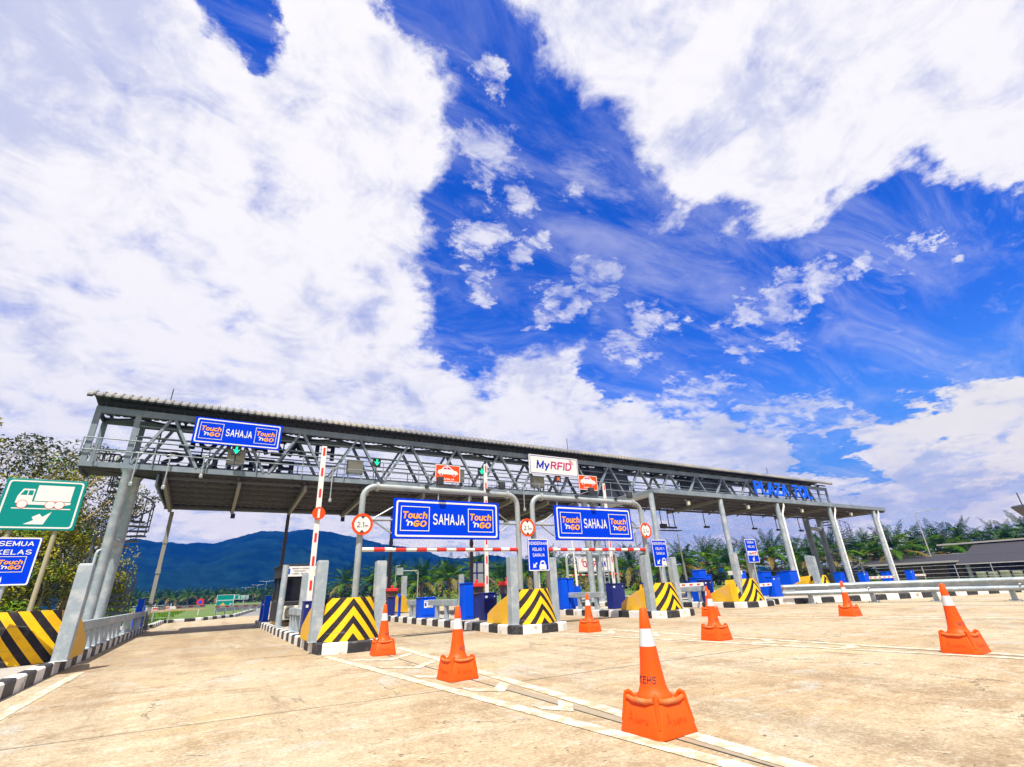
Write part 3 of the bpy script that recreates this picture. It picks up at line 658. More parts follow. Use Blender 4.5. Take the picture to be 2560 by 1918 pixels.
# ---- crash blocks with chevrons
def crash_block(cx, yf, hw, label, wing=True, hb=0.2, ht=1.0):
    t = thing('crash_block', (cx, yf, hb), label, 'crash block', 'chevron painted crash blocks')
    mb = MB(); n = 14; top = []; bot = []
    htw = hw * 0.78
    for i in range(n + 1):
        u = -1 + 2 * i / n
        bot.append((cx + hw * u, yf + 0.42 * abs(u) ** 2.2, hb + 0.002)); top.append((cx + htw * u, yf + 0.20 + 0.34 * abs(u) ** 2.2, ht))
    K = n + 1
    vs = bot + top + [(cx - hw, yf + 1.0, hb + 0.002), (cx + hw, yf + 1.0, hb + 0.002), (cx - htw, yf + 1.0, ht * 0.97), (cx + htw, yf + 1.0, ht * 0.97)]
    fs = [(i, i + 1, K + i + 1, K + i) for i in range(n)]
    ms = [0] * n
    fs += [tuple(range(K, 2 * K)) + (2 * K + 3, 2 * K + 2), (2 * K, 0, K, 2 * K + 2), (n, 2 * K + 1, 2 * K + 3, 2 * K - 1), (2 * K + 1, 2 * K, 2 * K + 2, 2 * K + 3)]
    mb.v = [tuple(v) for v in vs]; mb.f = [list(f) for f in fs]; mb.m = ms + [1, 1, 1, 1]
    build('front_block', mb, [CHEV, YELLOW], t, smooth=35)
    if wing:
        for s_ in (-1, 1):
            w = MB(); x = cx + s_ * (hw + 0.02); fr = frame((x, yf, 0), (0, 1, 0), (0, 0, 1))
            w.prism([(0.62, hb), (0.62, 0.88), (1.05, 0.74), (1.62, 0.50), (1.75, 0.42), (1.80, hb)], fr, -0.06, 0.06)
            build('side_wing', w, YELLOW_W, t, bevel=0.012)
    return t
def bollard(cx, cy, h, label, w=0.22, d=0.22):
    mb = MB(); mb.box(cx - w / 2, cx + w / 2, cy - d / 2, cy + d / 2, 0.2, h - 0.02); mb.box(cx - w / 2 + .012, cx + w / 2 - .012, cy - d / 2 + .012, cy + d / 2 - .012, h - 0.02, h)
    mb.box(cx - w / 2 - .02, cx + w / 2 + .02, cy - d / 2 - .02, cy + d / 2 + .02, 0.196, 0.212)
    return tag(build('steel_bollard', mb, GALV, loc=(cx, cy, 0.2), bevel=0.012), label, 'bollard', 'tall steel bollards at the island noses')
crash_block(2.68, 11.02, 0.66, 'yellow and black chevron block on the toll booth island')
crash_block(7.40, 11.05, 0.64, 'yellow and black chevron block under a KENDERAAN sign and red lamp')
crash_block(12.92, 11.75, 0.66, 'yellow and black chevron block right of the second overhead board')
crash_block(18.45, 12.55, 0.75, 'yellow and black chevron block below the SEMUA KELAS sign on the right')
crash_block(23.75, 12.6, 0.72, 'yellow and black chevron block half hidden behind the guardrail')
crash_block(-3.0, 11.85, 0.98, 'yellow and black striped block on the far left verge', ht=1.02)
for a in [(2.03, 11.52, 1.76, 'grey steel bollard left of the booth island chevrons'), (3.30, 11.52, 1.74, 'grey steel bollard right of the booth island chevrons'),
          (6.75, 11.5, 1.80, 'grey steel bollard left of the chevrons below the KENDERAAN sign'), (8.06, 11.6, 1.78, 'grey steel bollard right of the chevrons with the red lamp'),
          (12.26, 12.2, 1.86, 'grey steel bollard left of the third chevron block'), (13.60, 12.3, 1.80, 'grey steel bollard hidden behind the third chevron block'),
          (17.95, 13.0, 1.98, 'grey steel bollard left of the SEMUA KELAS sign'), (19.25, 13.2, 1.98, 'grey steel bollard right of the SEMUA KELAS sign'),
          (22.85, 12.65, 1.80, 'left of the twin grey bollards behind the guardrail'), (23.75, 13.3, 1.86, 'right of the twin grey bollards behind the guardrail'),
          (-2.03, 12.2, 1.79, 'tall grey steel bollard at the far left block')]:
    bollard(*a)

# ================================================================== GANTRY
APEX = [-2.2, 0.06, 2.31, 4.66, 7.01, 9.41, 11.8, 14.2, 16.7, 19.16, 21.62, 24.22, 26.74, 29.44, 32.1, 34.8, 37.4, 40.0]
GY, GB = 21.0, 22.35
gt = thing('toll_gantry', (-3.2, 21.0, 0), 'long grey steel truss gantry bridge spanning all the toll lanes', 'gantry')
XL, XR = -4.5, 42.8
for yy, nm in ((GY, 'front'), (GB, 'rear')):
    mb = MB(); s_ = -1 if yy == GY else 1
    mb.box(XL, XR, yy - 0.06, yy + 0.06, 5.44, 5.62)
    x = XL + 0.4
    while x < XR:                                   # stiffeners and splice plates
        mb.box(x, x + 0.10, yy + s_ * 0.06, yy + s_ * 0.075, 5.46, 5.60); x += 3.1
    build('bottom_chord', mb, STEEL, gt)
    mb = MB(); mb.box(XL, XR, yy - 0.07, yy + 0.07, 7.36, 7.59); build('top_chord', mb, STEEL, gt)
    for xa in (XL + 0.08, XL + 1.25, XR - 0.08, XR - 1.3):
        mb = MB(); mb.box(xa - 0.085, xa + 0.085, yy - 0.055, yy + 0.055, 5.62, 7.36); build('truss_post', mb, STEEL, gt)
    for i, a in enumerate(APEX):
        nl = (APEX[i - 1] + a) / 2 if i else -3.2
        nr = (a + APEX[i + 1]) / 2 if i < len(APEX) - 1 else 41.3
        off = 0 if yy == GY else 0
        for b_ in (nl, nr):
            d = 0.07 if b_ > a else -0.07
            mb = MB(); mb.bar((b_ - d * 1.2, yy, 5.62), (a + d, yy, 7.36), 0.09, 0.16, up=(0, 1, 0)); build('truss_brace', mb, STEEL, gt)
fl_ = MB(); fl_.box(XL, XR, GY + 0.08, GB - 0.08, 5.40, 5.46); 
x = XL
while x < XR - 2: 
    fl_.bar((x, GY + .08, 5.43), (x + 2.37, GB - .08, 5.33), 0.05, 0.05); fl_.box(x, x + 0.1, GY + .06, GB - .06, 5.30, 5.40); x += 2.37
build('walkway_floor', fl_, ROOF_U, gt)
tb = MB(); x = XL
while x < XR - 2.3:
    tb.box(x, x + 0.09, GY + .07, GB - .07, 7.40, 7.54); tb.bar((x, GY + .07, 7.48), (x + 2.37, GB - .07, 7.48), 0.06, 0.06); tb.bar((x, GB - .07, 7.48), (x + 2.37, GY + .07, 7.48), 0.05, 0.05); x += 2.37
build('top_bracing', tb, STEEL_D, gt)
for yy, z0 in ((GY - 0.12, 0), (GB + 0.12, 0)):
    mb = MB()
    for z in (6.42, 6.0): mb.tube([(XL - 0.05, yy, z), (XR, yy, z)], 0.022, 6)
    mb.tube([(XL + 1.3, yy + 0.2, 7.04), (XR, yy + 0.2, 7.04)], 0.03, 6); mb.tube([(XL + 1.3, yy + 0.2, 6.65), (XR, yy + 0.2, 6.65)], 0.025, 6)
    x = XL + 0.35
    while x < XR: mb.tube([(x, yy, 5.5), (x, yy, 6.42)], 0.02, 6); x += 1.66
    mb.tube([(XL - .05, yy, 6.0), (XL - .05, yy, 6.42)], 0.02, 6)
    build('handrail', mb, STEEL, gt)
hr = MB()
for z in (5.75, 5.9): hr.tube([(XL + 1.3, GY + .5, z), (XR, GY + .5, z)], 0.014, 5)
x = XL + 1.4
while x < XR: hr.tube([(x, GY + .5, 5.46), (x, GY + .5, 5.92)], 0.013, 5); x += 1.05
for k in range(int((XR - XL) / 1.2)): hr.box(XL + 1.5 + k * 1.2, XL + 2.0 + k * 1.2, GY + .4, GY + .6, 5.47, 5.51)
build('cable_tray', hr, GALV, gt)
lg = MB()
for xx in (-3.75, -3.55): lg.tube([(xx, 21.7, 5.46), (xx, 21.7, 6.05), (xx - .3, 21.7, 6.05), (xx - .3, 21.7, 5.46)], 0.025, 6)
lg.tube([(-4.3, 21.7, 6.08), (-3.6, 21.7, 6.08), (-3.3, 21.7, 5.5)], 0.025, 6)
build('ladder_rail', lg, STEEL_D, gt)
rf = MB(); yr = [(20.60, 7.80), (20.56, 7.85), (20.57, 7.92), (20.62, 7.98), (20.75, 8.04), (21.1, 8.11), (21.7, 8.15), (22.3, 8.08), (22.75, 7.93), (22.86, 7.84)]
xs = []; x = XL - 0.28; k = 0
while x < XR + 0.3:
    xs += [(x, 0.0), (x + 0.15, 0.0), (x + 0.175, 0.045), (x + 0.225, 0.045)]; x += 0.25
vs = [(x, y - dz_ * (.35 if y < 20.8 else 0), z + dz_) for x, dz_ in xs for y, z in yr]
ny = len(yr); fs = [(i * ny + j, (i + 1) * ny + j, (i + 1) * ny + j + 1, i * ny + j + 1) for i in range(len(xs) - 1) for j in range(ny - 1)]
rf.add(vs, fs, 0); nb = len(vs); rf.add([(x, y, z - 0.012 + dz_) for x, dz_ in xs for y, z in yr], [f[::-1] for f in fs], 1)
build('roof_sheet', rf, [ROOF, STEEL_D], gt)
rs = MB()
for yy in (GY, (GY + GB) / 2, GB): rs.box(XL, XR, yy - 0.04, yy + 0.04, 7.72, 7.80)
x = XL + 0.2
while x < XR: rs.box(x, x + 0.08, GY - 0.03, GB + 0.03, 7.59, 7.72); x += 1.18
build('roof_support', rs, STEEL_D, gt)
for xr, zt in ((-2.5, 8.75), (16.6, 8.95), (35.8, 8.8)):
    mb = MB(); mb.tube([(xr, 21.4, 7.9), (xr + .01, 21.4, zt)], 0.018, 6); build('lightning_rod', mb, STEEL_D, gt)
for cx, cy, rr_ in ((-3.12, 21.0, 0.155), (-3.02, 22.3, 0.155), (17.35, 21.3, 0.17), (18.45, 21.9, 0.17), (38.7, 21.1, 0.2), (41.1, 21.4, 0.2)):
    mb = MB(); mb.lathe([(rr_ + .1, 0.2), (rr_ + .1, 0.235), (rr_, 0.24), (rr_, 5.25), (rr_ + .08, 5.42)], (cx, cy, 0), 24)
    build('column', mb, GALV if cx < 30 else STEEL, gt, smooth=40)
for a_, b_ in (((-3.12, 21.0, 3.05), (-3.02, 22.3, 3.05)), ((17.35, 21.3, 2.5), (18.45, 21.9, 2.5)), ((38.7, 21.1, 4.3), (41.1, 21.4, 4.3))):
    mb = MB(); mb.tube([a_, b_], 0.135, 12); build('column_tie', mb, GALV, gt, smooth=40)
mb = MB()
for z0 in [0.3 + .27 * i for i in range(18)]: mb.box(18.62, 18.92, 21.72, 21.75, z0, z0 + 0.03)
mb.box(18.60, 18.63, 21.70, 21.76, .2, 5.4); mb.box(18.91, 18.94, 21.70, 21.76, .2, 5.4); build('cable_ladder', mb, GALV, gt)
for xa, xb in ((17.9, 20.9), (26.6, 30.4)):
    mb = MB(); mb.box(xa, xb, GY + 0.25, GB - 0.1, 5.50, 7.32); build('plant_cabin', mb, STEEL_D, gt, bevel=0.02)
dr = MB(); dr.tube([(-3.33, 20.86, 0.2), (-3.33, 20.86, 2.62), (-3.31, 20.88, 2.70), (-3.26, 20.91, 2.73), (-3.18, 20.95, 2.73)], 0.045, 8); build('drain_pipe', dr, GALV, gt, smooth=50)

# channel letters
lt = thing('channel_letters', (36, 20.7, 6.4), 'big blue letters PLAZA TOL at the right end of the gantry', 'letters')
mb = MB(); letter(mb, frame((36.22, 20.68, 6.97)), 'PLAZA TOL', 0, 0, 7.25, 0.95, 0, 0, 0.21, depth=.08, track=.10); build('lettering', mb, [LETBLUE], lt)
mb = MB(); [mb.box(32.4, 40.0, 20.9, 20.93, z, z + 0.05) for z in (6.55, 7.0, 7.4)]; build('letter_rail', mb, STEEL_D, lt)
lb_ = thing('channel_letters', (0, 23.0, 5.6), 'dark two-row lettering seen from behind through the left truss', 'letters')
mb = MB(); fr = frame((1.0, 22.75, 0)); letter(mb, fr, 'PLAZA TOL', 0, 7.16, 6.0, 0.72, 0, 0, 0.25, depth=.12, mirror=True); build('lettering', mb, LETDARK, lb_)
mb = MB(); letter(mb, fr, 'BERUAS', -1.05, 6.26, 4.8, 0.68, 0, 0, 0.25, depth=.12, mirror=True); build('lettering', mb, LETDARK, lb_)
mb = MB(); [mb.box(-3.4, 4.2, 22.66, 22.70, z, z + 0.05) for z in (5.98, 6.5, 6.85, 7.4)]; [mb.box(x, x + .05, 22.66, 22.70, 5.6, 7.5) for x in (-2.7, -1.2, .3, 1.8, 3.6)]; build('letter_rail', mb, STEEL_D, lb_)

# ================================================================== CANOPIES
def ribbed(x0, x1, y0, z0, y1, z1, pitch=0.3, th=0.05):
    """trapezoid roof sheet, ribs along Y; slot 0 top, 1 underside"""
    mb = MB(); xs = []; x = x0
    while x < x1: xs += [(x, 0), (x + pitch * .55, 0), (x + pitch * .65, th), (x + pitch * .9, th)]; x += pitch
    top = [(x, y, z + d) for x, d in xs for y, z in ((y0, z0), (y1, z1))]
    fs = [(2 * i, 2 * i + 2, 2 * i + 3, 2 * i + 1) for i in range(len(xs) - 1)]
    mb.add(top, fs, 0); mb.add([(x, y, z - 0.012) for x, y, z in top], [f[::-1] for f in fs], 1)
    return mb
lc = thing('toll_canopy', (-1.9, 26, 0), 'low dark corrugated canopy behind the left half of the gantry', 'canopy', 'toll lane canopies')
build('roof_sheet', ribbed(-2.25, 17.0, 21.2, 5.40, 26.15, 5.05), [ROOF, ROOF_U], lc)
pl = MB()
for i in range(7):
    t = i / 6; y = 21.5 + 4.5 * t; z = 5.33 - 0.35 * t + 0.02; pl.box(-2.2, 17.0, y - .03, y + .03, z - .09, z)
    x = -2.0
    while x < 17: pl.box(x, x + 0.05, y - .05, y + .05, z - .12, z - .08); x += 0.6
build('purlins', pl, PURL, lc)
for xx in (-2.05, 0.35, 2.75, 5.3, 7.9, 10.3, 12.6, 14.9, 16.9):
    mb = MB(); mb.bar((xx, 21.3, 5.17), (xx, 26.1, 4.83), 0.12, 0.22); build('rafter', mb, RAFT, lc)
mb = MB(); mb.box(-2.3, 17.05, 26.1, 26.2, 4.86, 5.12); mb.box(-2.3, -2.24, 21.2, 26.2, 4.95, 5.38); build('fascia', mb, STEEL, lc)
for xx in (-1.95, 2.75, 7.9, 12.6, 16.8):
    mb = MB(); mb.box(xx - .07, xx + .07, 25.9, 26.04, 0.1, 4.72); mb.box(xx - .12, xx + .12, 25.85, 26.09, 0.2, 0.23)
    for z in (2.2, 3.4): mb.box(xx - .085, xx + .085, 25.88, 26.06, z, z + .18)
    build('canopy_post', mb, RUST if xx > 0 else RAFT, lc)

rc = thing('toll_canopy', (29, 17, 0), 'flat grey canopy on slim posts in front of the right half of the gantry', 'canopy', 'toll lane canopies')
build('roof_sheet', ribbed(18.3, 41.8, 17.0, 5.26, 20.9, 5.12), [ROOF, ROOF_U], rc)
mb = MB(); mb.box(18.25, 41.9, 16.90, 17.0, 5.10, 5.34); mb.box(18.22, 18.3, 17.0, 20.9, 5.00, 5.30); mb.box(41.82, 41.9, 17.0, 20.9, 5.0, 5.3); build('fascia', mb, STEEL, rc, bevel=0.01)
pl = MB()
for i in range(6): y = 17.3 + 0.68 * i; pl.box(18.3, 41.8, y - .03, y + .03, 5.06 - .14 * i / 6, 5.17 - .14 * i / 6)
x = 18.6
while x < 40: pl.bar((x, 17.1, 5.0), (x + 2.8, 20.8, 4.88), 0.05, 0.05); x += 2.85
build('purlins', pl, PURL, rc)
for xx in (18.15, 23.4, 28.6, 34.4, 40.2):
    mb = MB(); mb.bar((xx, 17.0, 5.02), (xx, 20.9, 4.88), 0.1, 0.18); build('rafter', mb, RAFT, rc)
for i, xx in enumerate((18.15, 23.4, 28.6, 34.4, 40.2)):
    mb = MB(); mb.lathe([(.2, .2), (.2, .23), (.135, .235), (.135, 5.05)], (xx, 17.05, 0), 20); po = build('canopy_post', mb, GALV, rc, smooth=40)
    if i > 1:
        mb = MB(); mb.tube([(xx + .55, 16.95, 5.08), (xx + .55, 16.95, 4.9), (xx + .22, 16.95, 4.45), (xx + .22, 16.95, 0.4)], 0.055, 8); build('downpipe', mb, WHITE_W, po, smooth=40)

# ================================================================== SPIRAL STAIRS
def spiral(cx, cy, label, z0=0.2, z1=5.45, r=0.78, a0=0.0, turn=2.75, dirn=1):
    t = thing('spiral_staircase', (cx, cy, z0), label, 'staircase', 'spiral stairs of the gantry')
    mb = MB(); mb.tube([(cx, cy, z0), (cx, cy, z1 + .9)], 0.06, 10); build('centre_pole', mb, GALV, t, smooth=40)
    n = int((z1 - z0) / 0.2); tr = MB(); ba = MB(); rail = []; r2 = []
    for i in range(n + 1):
        z = z0 + 0.2 * i; a = a0 + dirn * 2 * math.pi * (z - z0) / turn; da = 0.24
        p = [(cx + q * math.cos(a + s_ * da), cy + q * math.sin(a + s_ * da)) for q, s_ in ((.06, -1), (r, -1), (r, 1), (.06, 1))]
        tr.prism(p, frame((0, 0, z), (1, 0, 0), (0, 1, 0)), -0.03, 0.03)
        bx, by = cx + r * math.cos(a), cy + r * math.sin(a)
        ba.tube([(bx, by, z), (bx, by, z + 0.95)], 0.020, 5)
        for s_ in (0, .5):
            aa = a + dirn * s_ * 2 * math.pi * 0.2 / turn
            rail.append((cx + r * math.cos(aa), cy + r * math.sin(aa), z + .95 + s_ * .2)); r2.append((rail[-1][0], rail[-1][1], rail[-1][2] - .45))
    build('treads', tr, STAIRM, t); build('balusters', ba, STAIRM, t)
    mb = MB(); mb.tube(rail, 0.032, 6); mb.tube(r2, 0.018, 5); build('spiral_handrail', mb, STAIRM, t)
    return t
spiral(-3.15, 23.35, 'spiral staircase curling up behind the left gantry column', a0=R(-80))
spiral(43.8, 21.6, 'spiral staircase at the far right end of the gantry', a0=R(200), r=0.95)

# ================================================================== HEIGHT GAUGE FRAMES
def gauge(xl, xr, y, label, ztop=3.64, zbar=2.07, rt=0.077, x_hang=(), back=False, arm_x=None, s=1.0):
    t = thing('height_gauge_frame', (xl, y, 0.2), label, 'height gauge', 'tubular height gauge frames over the lanes')
    b = 0.32 * s; pts = [(xl, y, 0.2)]
    for i in range(7): a = R(180 - 90 * i / 6); pts.append((xl + b + b * math.cos(a), y, ztop - b + b * math.sin(a)))
    for i in range(7): a = R(90 - 90 * i / 6); pts.append((xr - b + b * math.cos(a), y, ztop - b + b * math.sin(a)))
    pts.append((xr, y, 0.2))
    mb = MB(); mb.tube(pts, rt, 16); build('tube_frame', mb, GALV_L, t, smooth=50)
    for xx in (xl + b + .03, xr - b - .03):
        fl2 = MB(); fl2.tube([(xx - .03, y, ztop), (xx + .03, y, ztop)], rt * 1.55, 16); build('flange', fl2, GALV_L, t, smooth=40)
    for xx in (xl, xr): fl2 = MB(); fl2.tube([(xx, y, 0.2), (xx, y, 0.23)], rt * 1.9, 16); build('flange', fl2, GALV_L, t, smooth=40)
    hb = MB(); n = 15; L = (xr - xl - 2 * rt); 
    for i in range(n + 1):
        x0 = xl + rt + L * i / (n + 1); x1 = xl + rt + L * (i + 1) / (n + 1); hb.tube([(x0, y - .02, zbar), (x1, y - .02, zbar)], 0.052 * s, 10, (i % 2))
    build('height_bar', hb, [WHITE, RED], t, smooth=40)
    return t
def gauge_arms(t, xl, xr, sx0, sx1, y, zm, s=1.0):
    for xa, xb in ((xl + .08, sx0), (sx1, xr - .08)):
        mb = MB(); mb.tube([(xa, y, zm), (xb, y, zm)], 0.035 * s, 8)
        c = xa + .25 * (xb - xa) if xa < sx0 else xb - .25 * (xb - xa)
        e = xb if xa < sx0 else xa
        mb.tube([(c, y, zm), (e, y, zm + .33 * s)], 0.022 * s, 6); mb.tube([(c, y, zm), (e, y, zm - .33 * s)], 0.022 * s, 6)
        build('sign_bracket', mb, GALV_L, t)
g1 = gauge(3.03, 7.66, 12.6, 'grey tube frame over the lane right of the booth island'); gauge_arms(g1, 3.03, 7.66, 3.83, 6.9, 12.6, 2.8)
g2 = gauge(8.20, 12.78, 12.6, 'grey tube frame over the third lane with the right blue board'); gauge_arms(g2, 8.20, 12.78, 8.95, 12.1, 12.6, 2.8)
for gg, xs_ in ((g1, (5.1, 6.05)), (g2, (9.15, 10.0))):
    for x in xs_: mb = MB(); mb.tube([(x, 12.6, 3.3), (x, 12.6, 3.6)], 0.02, 6); build('hanger', mb, GALV_L, gg)
g3 = gauge(23.75, 28.85, 32.0, 'smaller far tube frame with a white board seen from behind', ztop=3.3, zbar=1.75, rt=0.1); gauge_arms(g3, 23.75, 28.85, 24.7, 28.05, 32, 2.5)

def touch_board(x0, x1, y, z0, z1, label, name='lane_sign', group='blue boards with two orange logos'):
    t = thing(name, ((x0 + x1) / 2, y, z0), label, 'sign', group)
    fr = frame((x0, y - 0.04, z0)); w, h = x1 - x0, z1 - z0
    mb = MB(); mb.box(x0, x1, y - .04, y + .02, z0, z1); build('panel', mb, BLUE, t, bevel=0.008)
    mb = MB(); mb.ring(rr(.07, w - .07, .05, h - .05, .06), rr(.115, w - .115, .095, h - .095, .04), fr, 0, .005); build('border', mb, WHITE, t)
    a = (0.065 * w, 0.06 + .30 * w)
    mb = MB(); touch_logo(mb, fr, .063 * w, .063 * w + .255 * w, .19 * h, .81 * h); build('logo_panel', mb, [WHITE, ORANGE], t)
    mb = MB(); touch_logo(mb, fr, w - .063 * w - .255 * w, w - .063 * w, .19 * h, .81 * h); build('logo_panel', mb, [WHITE, ORANGE], t)
    mb = MB(); letter(mb, fr, 'SAHAJA', .5 * w, .5 * h, .30 * w, .29 * h, .005, 0, 0.18); build('lettering', mb, WHITE, t)
    return t
touch_board(3.80, 6.93, 12.48, 2.325, 3.345, 'blue SAHAJA board on the left tube frame')
touch_board(8.92, 12.12, 12.48, 2.335, 3.385, 'blue SAHAJA board on the right tube frame')
touch_board(-1.49, 1.52, 20.72, 6.50, 7.53, 'blue SAHAJA board high on the gantry truss at left')

def rfid_board(x0, x1, y, z0, z1, label, mirror=False):
    t = thing('lane_sign', ((x0 + x1) / 2, y, z0), label, 'sign', 'white boards with a navy and magenta logo')
    fr = frame((x0, y - 0.04, z0)); w, h = x1 - x0, z1 - z0
    mb = MB(); mb.box(x0, x1, y - .04, y + .02, z0, z1); build('panel', mb, WHITE, t, bevel=0.008)
    mb = MB(); mb.ring(rr(.05, w - .05, .05, h - .05, .03), rr(.075, w - .075, .075, h - .075, .02), fr, 0, .005); build('border', mb, NAVY, t)
    mb = MB(); rfid_logo(mb, fr, .5 * w, .52 * h, .74 * w, mirror=mirror); build('logo_panel', mb, [NAVY, MAGENTA, RED], t)
    return t
rfid_board(13.43, 16.65, 20.72, 6.50, 7.54, 'white MyRFID board mounted on the gantry')
rfid_board(24.7, 28.05, 31.9, 1.96, 3.07, 'white board with reversed lettering on the far tube frame', True)

# orange car signs on the gantry
CAR = [(-.50, -.10), (-.49, .02), (-.44, .07), (-.33, .10), (-.22, .24), (-.05, .29), (.08, .27), (.20, .16), (.28, .09), (.44, .04), (.50, -.04), (.50, -.12), (.40, -.14), (.36, -.22), (.26, -.22), (.22, -.14), (-.24, -.14), (-.28, -.22), (-.38, -.22), (-.42, -.14)]
def car_sign(x0, x1, y, z0, z1, label):
    t = thing('lane_sign', ((x0 + x1) / 2, y, z0), label, 'sign', 'orange car signs on the gantry')
    w, h = x1 - x0, z1 - z0; fr = frame((x0, y - .03, z0))
    mb = MB(); mb.box(x0, x1, y - .03, y + .02, z0, z1); build('panel', mb, ORANGE2, t, bevel=.006)
    mb = MB(); mb.ring([(0, 0), (w, 0), (w, h), (0, h)], [(.03, .03), (w - .03, .03), (w - .03, h - .03), (.03, h - .03)], fr, 0, .005); build('border', mb, WHITE, t)
    mb = MB(); mb.prism([(w * .5 + px * w * .82, h * .60 + py * w * .72) for px, py in CAR], fr, 0, .005, 0)
    for px in (-.33, .31): mb.prism(circ(w * (.5 + px * .82), h * .60 - .155 * w * .72, .035 * w, 14), fr, .005, .008, 1)
    mb.prism([(w * .5 + px * w * .82, h * .60 + py * w * .72) for px, py in [(-.24, .12), (-.18, .20), (-.07, .23), (-.07, .12)]], fr, .005, .008, 1)
    mb.prism([(w * .5 + px * w * .82, h * .60 + py * w * .72) for px, py in [(-.03, .12), (-.03, .235), (.06, .22), (.16, .13)]], fr, .005, .008, 1)
    build('car_symbol', mb, [WHITE, MAGENTA], t)
    mb = MB(); letter(mb, fr, 'SAHAJA', .5 * w, .16 * h, .52 * w, .12 * h, .005, 0, .2); build('lettering', mb, WHITE, t)
    return t
car_sign(8.20, 9.45, 20.7, 5.73, 6.53, 'orange SAHAJA car sign over the left tube frame')
car_sign(16.61, 17.92, 20.7, 5.85, 6.66, 'orange SAHAJA car sign beside the MyRFID board')

# lane signals
def signal(x, y, z, kind, label, s=0.32):
    t = thing('lane_signal', (x, y, z), label, 'traffic signal', 'lane signals on the gantry')
    mb = MB(); mb.box(x - s / 2, x + s / 2, y - .05, y + .08, z - s / 2, z + s / 2); mb.box(x - s / 2, x + s / 2, y - .13, y - .05, z + s / 2 - .02, z + s / 2); mb.tube([(x, y + .05, z), (x, y + .05, 5.6)], .02, 6)
    build('housing', mb, BLACK, t)
    fr = frame((x, y - .05, z)); mb = MB()
    if kind == 'x':
        for a in (45, 135): mb.prism(rot2([(-.5, -.1), (.5, -.1), (.5, .1), (-.5, .1)], R(a), s * .72), fr, .002, .006 if a == 45 else .008)
        build('signal_face', mb, RED_L, t)
    else:
        mb.prism(rot2([(-.5, .12), (.02, .12), (-.14, .46), (.5, 0), (-.14, -.46), (.02, -.12), (-.5, -.12)], R(-90), s * .84), fr, .002, .006); build('signal_face', mb, GREEN_L, t)
    return t
signal(0.03, 20.6, 6.32, 'g', 'green arrow signal below the blue board on the gantry')
signal(5.43, 20.6, 6.33, 'g', 'green arrow signal right of the raised barrier arm')
signal(10.56, 20.6, 6.34, 'g', 'green arrow signal between the orange sign and the MyRFID board')
signal(15.15, 20.6, 6.30, 'x', 'red cross lane signal under the MyRFID board')
# control cabinets on the walkway
def cabinet(x0, x1, label, y=21.35, z0=5.98, z1=6.52):
    t = thing('control_cabinet', ((x0 + x1) / 2, y, 5.46), label, 'cabinet', 'cream control cabinets on the gantry walkway')
    mb = MB(); mb.box(x0, x1, y, y + .35, z0, z1); mb.box(x0 - .03, x1 + .03, y - .03, y + .38, z1, z1 + .03); build('cabinet_body', mb, CREAM, t, bevel=.01)
    mb = MB(); mb.box(x0 + .05, x1 - .05, y - .008, y, z0 + .05, z1 - .12); [mb.box(x0 + .06, x1 - .06, y - .008, y, z1 - .04 - .03 * k, z1 - .05 - .03 * k + .02) for k in range(2)]; build('cabinet_door', mb, CREAM, t)
    mb = MB(); [mb.box(xx, xx + .05, y + .02, y + .07, 5.46, z0) for xx in (x0 + .02, x1 - .07)]; mb.box(x0, x1, y + .02, y + .06, z0 - .05, z0); build('cabinet_stand', mb, GALV, t)
for a in [(-.25, .38, 'cream control cabinet behind the leftmost green arrow'), (4.38, 5.04, 'cream control cabinet left of the second green arrow'), (9.55, 10.0, 'cream control cabinet half hidden by the orange sign'), (14.08, 14.78, 'cream control cabinet below the MyRFID board')]: cabinet(*a)
# hanging antenna bars in front of the gantry
def antenna(x, ztop, zbot, label):
    t = thing('lane_antenna', (x, 20.82, zbot), label, 'antenna', 'lane antenna bars hanging from the gantry')
    mb = MB(); mb.tube([(x, 20.82, zbot), (x, 20.82, ztop)], .024, 8); mb.tube([(x - .1, 20.82, ztop - .05), (x + .12, 20.82, ztop - .05)], .02, 6); build('mast', mb, GALV_L, t, smooth=40)
    mb = MB(); mb.box(x - .055, x + .055, 20.76, 20.88, zbot - .14, zbot); build('antenna_head', mb, GALV_L, t, bevel=.02)
for a in [(-2.94, 6.05, 4.95, 'pale hanging antenna bar beside the left gantry column'), (-2.0, 6.05, 4.9, 'pale hanging antenna bar at the left canopy corner'), (-0.95, 6.1, 5.38, 'short hanging antenna bar under the blue gantry board'), (3.68, 6.04, 4.72, 'pale hanging antenna bar right of the raised barrier'), (13.09, 5.98, 4.72, 'pale hanging antenna bar between the two tube frames')]: antenna(*a)

# floodlights
def flood(x, y, z, dx_, dy_, dz_, label, col=BLACK, nm='floodlight'):
    t = thing(nm, (x, y, z), label, 'floodlight', 'small floodlights')
    hx, hy, hz = x + dx_, y + dy_, z + dz_
    mb = MB(); mb.tube([(x, y, z), (hx, hy, hz)], .02, 6); mb.box(x - .05, x + .05, y - .05, y + .05, z - .05, z + .02); build('bracket', mb, STEEL_D if col is BLACK else GALV, t)
    mb = MB(); mb.box(hx - .09, hx + .09, hy - .07, hy + .07, hz - .12, hz + .1); build('lamp_head', mb, col, t, bevel=.02)
for a in [(4.72, 12.5, 3.74, .28, -.25, .10, 'black floodlight on the left half of the left tube frame'), (6.62, 12.5, 3.74, .33, -.25, .10, 'black floodlight on the right half of the left tube frame'),
          (9.9, 12.5, 3.74, .42, -.25, .14, 'black floodlight on the middle of the right tube frame'), (11.6, 12.5, 3.74, .4, -.25, .10, 'black floodlight near the right end of the right tube frame')]: flood(*a)
